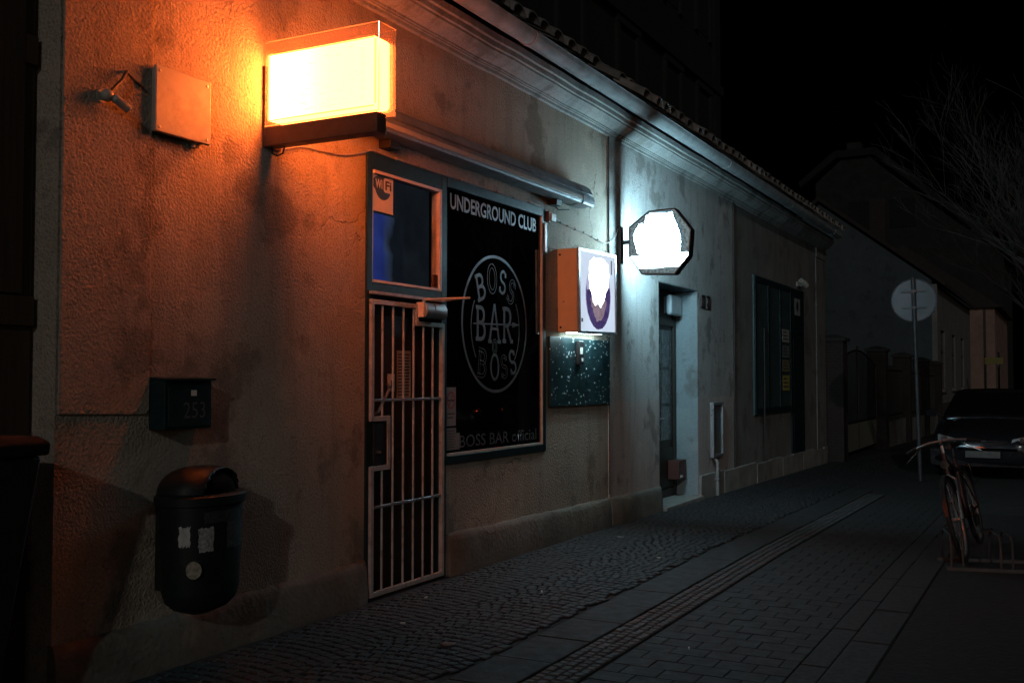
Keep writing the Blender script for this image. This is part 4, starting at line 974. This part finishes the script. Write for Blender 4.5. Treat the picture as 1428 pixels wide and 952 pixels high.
mb = MB(); arch = [(.0,.05+5.1*k/20,2.0+.35*math.sin(math.pi*k/20)) for k in range(21)]; mb.tube(arch,.02,6); mb.tube([(0,.05,.1),(0,.05,2.0)],.022,6); mb.tube([(0,5.15,.1),(0,5.15,2.0)],.022,6); mb.tube([(0,2.6,.1),(0,2.6,2.45)],.022,6); mb.box(-.015,.015,.05,5.15,.72,.77)
mb.build('frame', BLACKM, dg_)
mb = MB()
for k in range(1,32): mb.cyl((0,.05+5.1*k/32,.72),(0,.05+5.1*k/32,2.0+.35*math.sin(math.pi*k/32)),.009,5)
o = mb.build('bars', BLACKM, dg_)

NROOF = M('weathered_dark_tile', (.03,.025,.023), .95, var=.3)
h3 = thing('white_gable_house', 'pale gabled house beyond the fence with tall street windows', 'house', (0, 41, gz(41)))
GAB = plaster('gable_render', (.07,.09,.10), (.055,.07,.08), 30, .2, dirt=(.035,.045,.05), streak=.3)
mb = MB(); mb.prism([(.02,-.3),(.02,5.55),(-4,8.65),(-8,5.55),(-8,-.3)], 'y', 0, 15.5); hw = mb.build('wall', GAB, h3)
F3 = M('pale_front_render', (.17,.165,.155), .9, var=.25, vscale=2)
mb = MB(); wins = [(1.1,2.7),(5.6,7.2),(10.0,11.6)]
wall(mb, 0.0, 15.5, -.3, 5.4, [(a,b,1.55,3.75,.16) for a,b in wins], .2); mb.quad((.02,0,-.3),(.2,0,-.3),(.2,0,5.4),(.02,0,5.4)); mb.build('front_wall', F3, h3)
mb = MB(); mb.box(.2005,.26,-.05,15.5,-.3,1.0); mb.build('plinth', M('dark_plinth', (.06,.055,.05), .9), h3)
for a, b in wins:
    mb = MB(); mb.box(.06,.10,a,b,1.56,3.74); wq = mb.build('window', GLASS, h3)
    mb = MB(); mb.box(.1005,.14,a,a+.09,1.56,3.74); mb.box(.1005,.14,b-.09,b,1.56,3.74); mb.box(.1005,.14,(a+b)/2-.05,(a+b)/2+.05,1.56,3.74); mb.box(.1005,.139,a+.09,b-.09,2.9,2.98); mb.build('frame', M('window_frame', (.06,.056,.052), .6), wq)
    mb = MB(); mb.box(.201,.34,a-.12,b+.12,1.42,1.53); mb.build('sill', F3, wq)
mb = MB(); mb.prism([(.5,5.3),(-4,8.78),(-8.4,5.3),(-8.4,5.42),(-4,8.95),(.5,5.45)], 'y', -.15, 15.6); mb.build('roof', NROOF, h3)
mb = MB(); mb.box(-2.6,-2.0,3.0,3.6,7.2,9.2); mb.build('chimney', BR, h3)

h4 = thing('pink_house', 'pinkish house front standing out far down the street', 'house', (.2, 60, gz(60)))
PK = M('lamplit_pink_render', (.26,.165,.13), .9, var=.3, vscale=1.5)  # warm lamplight on this front put into the wall colour
mb = MB(); mb.box(-8,.95,0,14,-.3,5.9); mb.build('wall', PK, h4)
mb = MB(); mb.box(.42,.52,-.06,-.001,-.3,5.9); mb.build('rain_pipe', BLACKM, h4)
mb = MB(); mb.prism([(1.3,5.9),(-3.5,9.4),(-8.3,5.9)], 'y', -.3, 14.3); mb.build('roof', NROOF, h4)
mb = MB(); mb.box(.951,.99,2,3.3,1.5,3.6); mb.build('window', GLASS, h4)
ys_ = thing('yellow_sign', 'small yellow sign on a thin pole far down the street', 'sign', (1.15, 52, gz(52)))
mb = MB(); mb.cyl((0,0,0),(0,0,3.1),.04,8); mb.build('pole', BLACKM, ys_)
mb = MB(); mb.box(-.05,.72,-.05,-.02,2.72,3.02); mb.build('plate', M('yellow_plate', (.18,.15,.035), .6), ys_, bevel=.01)

h5 = thing('distant_house', 'distant dark house with hipped gable behind the fence', 'house', (-9.2, 76, -1.2))
h5.scale = (1.267,1.267,1.267)
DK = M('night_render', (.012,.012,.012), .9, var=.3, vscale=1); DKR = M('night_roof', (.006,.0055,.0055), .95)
mb = MB(); mb.prism([(-1.6,0),(8,0),(8,8.6),(4,12.0),(1.4,14.4),(-.2,14.4),(-1.6,13.2)], 'y', 0, 10); mb.build('wall', DK, h5)
mb = MB(); mb.prism([(-2.4,13.0),(-.4,14.5),(1.6,14.5),(8.4,8.4),(8.6,8.7),(1.7,14.9),(-.5,14.9),(-2.5,13.3)], 'y', -.3, 10.3); mb.build('roof', DKR, h5)
for a in (0.2, 2.4):
    mb = MB(); mb.box(a,a+1.3,-.04,-.001,10.4,12.0); wq = mb.build('window', DKR, h5)
    mb = MB(); mb.box(a+.6,a+.7,-.06,-.041,10.4,12.0); mb.build('frame', DKR, wq)
mb = MB(); mb.box(-.4,.4,3,3.8,14.5,16.0); mb.build('chimney', DK, h5)

h6 = thing('tall_house', 'tall dark house looming behind the tiled roof', 'house', (-5.5, 6, 0))
NIGHTDARK = M('night_dark_render', (.011,.010,.010), .95, var=.5, vscale=.6)  # night darkness of the unlit facade put into the base colour
mb = MB(); mb.box(-9,0,6,26.6,0,17); mb.build('wall', NIGHTDARK, h6)
mb = MB(); mb.box(.001,.35,5.9,26.7,15.6,16.1); mb.box(.001,.18,5.9,26.7,10.6,10.9); mb.build('cornice', NIGHTDARK, h6)
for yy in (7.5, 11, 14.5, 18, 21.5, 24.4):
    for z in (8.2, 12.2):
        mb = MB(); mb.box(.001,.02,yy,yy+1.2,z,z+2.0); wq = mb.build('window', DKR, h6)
        mb = MB(); mb.box(.001,.1,yy-.18,yy,z-.1,z+2.2); mb.box(.001,.1,yy+1.2,yy+1.38,z-.1,z+2.2); mb.box(.001,.12,yy-.2,yy+1.4,z+2.2,z+2.4); mb.build('frame', M('night_dark_trim', (.014,.013,.0125), .9), wq)
mb = MB(); mb.box(.001,.12,26.0,26.55,0,15.6); mb.build('rain_pipe', NIGHTDARK, h6)

# ------------------------------------------------------------------ bare trees on the street side
def make_tree(label, loc, seed, lean, scale):
    rnd = random.Random(seed); tr = thing('bare_tree', label, 'tree', loc, group='bare trees along the street')
    tk = MB(); P0 = Vector((0,0,-.1)); top = Vector((.1,.1,2.3*scale)); tk.tube([P0,(P0+top)/2+Vector((.06,0,0)),top],[.16*scale,.13*scale,.11*scale],10); tk.build('trunk', BARK, tr, smooth=True)
    cr = MB()
    def grow(p, d, L, r, lv):
        n = 5; pts = [p]; rr = [r]
        for i in range(n):
            d = (d + Vector((rnd.uniform(-.16,.16), rnd.uniform(-.16,.16), rnd.uniform(-.05,.14)))).normalized()
            if lv >= 2: d = (d + Vector((0,0,-.02*i))).normalized()
            p = p + d*L/n; pts.append(p); rr.append(r*(1-.62*(i+1)/n))
        cr.tube(pts, [max(a,.0028) for a in rr], 5 if lv < 2 else 3)
        if lv >= 4: return
        k = (5,4,4,3)[lv]
        for i in range(k):
            t = rnd.uniform(.3,1); j = min(n-1,int(t*n)); q = pts[j].lerp(pts[j+1], t*n-j)
            ax = Vector((rnd.uniform(-1,1),rnd.uniform(-1,1),rnd.uniform(-.2,.9))); nd_ = (d*.9+ax*.75).normalized()
            grow(q, nd_, L*rnd.uniform(.5,.78), rr[j]*.62, lv+1)
    for k in range(7):
        a = 2*math.pi*k/7+rnd.uniform(-.3,.3); d = Vector((math.cos(a)*.7,math.sin(a)*.7,.9))+lean
        grow(top*rnd.uniform(.75,1), d.normalized(), 2.5*scale*rnd.uniform(.8,1.15), .06*scale, 0)
    cr.build('crown', BARK, tr, smooth=True)
make_tree('bare branched tree reaching over the parked car from the right', (5.2,18.5,gz(18.5)), 4, Vector((-.45,-.1,0)), 1.05)
make_tree('bare tree further off behind the parked car', (4.6,27.0,gz(27)), 11, Vector((-.2,0,0)), 1.15)

# a car across the street, seen only as lights in the black window
rc = copy_tree(car); rc['label'] = 'dark car across the street whose red lamps show in the black window'; rc.name = 'parked_car'
rc.location = (13.4, 24.2, -.12); rc.rotation_euler = (0,0,R(90)); rc['group'] = 'parked cars'; car['group'] = 'parked cars'
LITR = emis('lit_tail_lamp', (1.0,.13,.02), 30)
for ch in list(rc.children):
    if ch.name.startswith('tail_light'):
        me = ch.data.copy(); me.materials.clear(); me.materials.append(LITR); ch.data = me
        c = sum((v.co for v in me.vertices), Vector())/len(me.vertices)
        for v in me.vertices: v.co = c + (v.co-c)*.5

# litter on the setts
rnd = random.Random(21)
for i, (x, y, lab) in enumerate(((.62,5.35,'cigarette butt on the setts in front of the barred gate'),(.95,6.6,'cigarette butt on the setts below the black window'),(2.35,5.6,'cigarette butt on the pavers beside the pale sett strip'),(.34,6.05,'cigarette butt close to the foot of the barred gate'),(1.2,8.3,'cigarette butt on the setts well before the recessed doorway'))):
    mb = MB(); a = rnd.uniform(0,3); dx_, dy_ = .014*math.cos(a), .014*math.sin(a); mb.tube([(x-dx_,y-dy_,.012),(x+dx_,y+dy_,.012)],.0045,8); tag(mb.build('cigarette_butt', PAPER, None, smooth=True), lab, 'cigarette butt', 'cigarette butts on the pavement')

for x, y, sz, lab in ((1.12,5.05,.035,'scrap of pale paper lying on the setts in the foreground'),(.5,9.2,.03,'scrap of pale paper by the plinth near the recessed doorway')):
    mb = MB(); q = [(x+rnd.uniform(-1,1)*.3*sz+sz*c_, y+rnd.uniform(-1,1)*.3*sz+sz*d_, gz(y)+.012+rnd.uniform(0,.008)) for c_, d_ in ((-1,-1),(0,-.9),(1,-1),(-1,0),(0,0),(1,.1),(-1,1),(0,1),(1,1))]
    mb.add(q, [(0,1,4,3),(1,2,5,4),(3,4,7,6),(4,5,8,7)]); o = mb.build('paper_scrap', M('grubby_paper', (.16,.155,.145), .9), None, smooth=True); tag(o, lab, 'litter', 'paper scraps on the setts')
    o.modifiers.new('thick', 'SOLIDIFY').thickness = .001
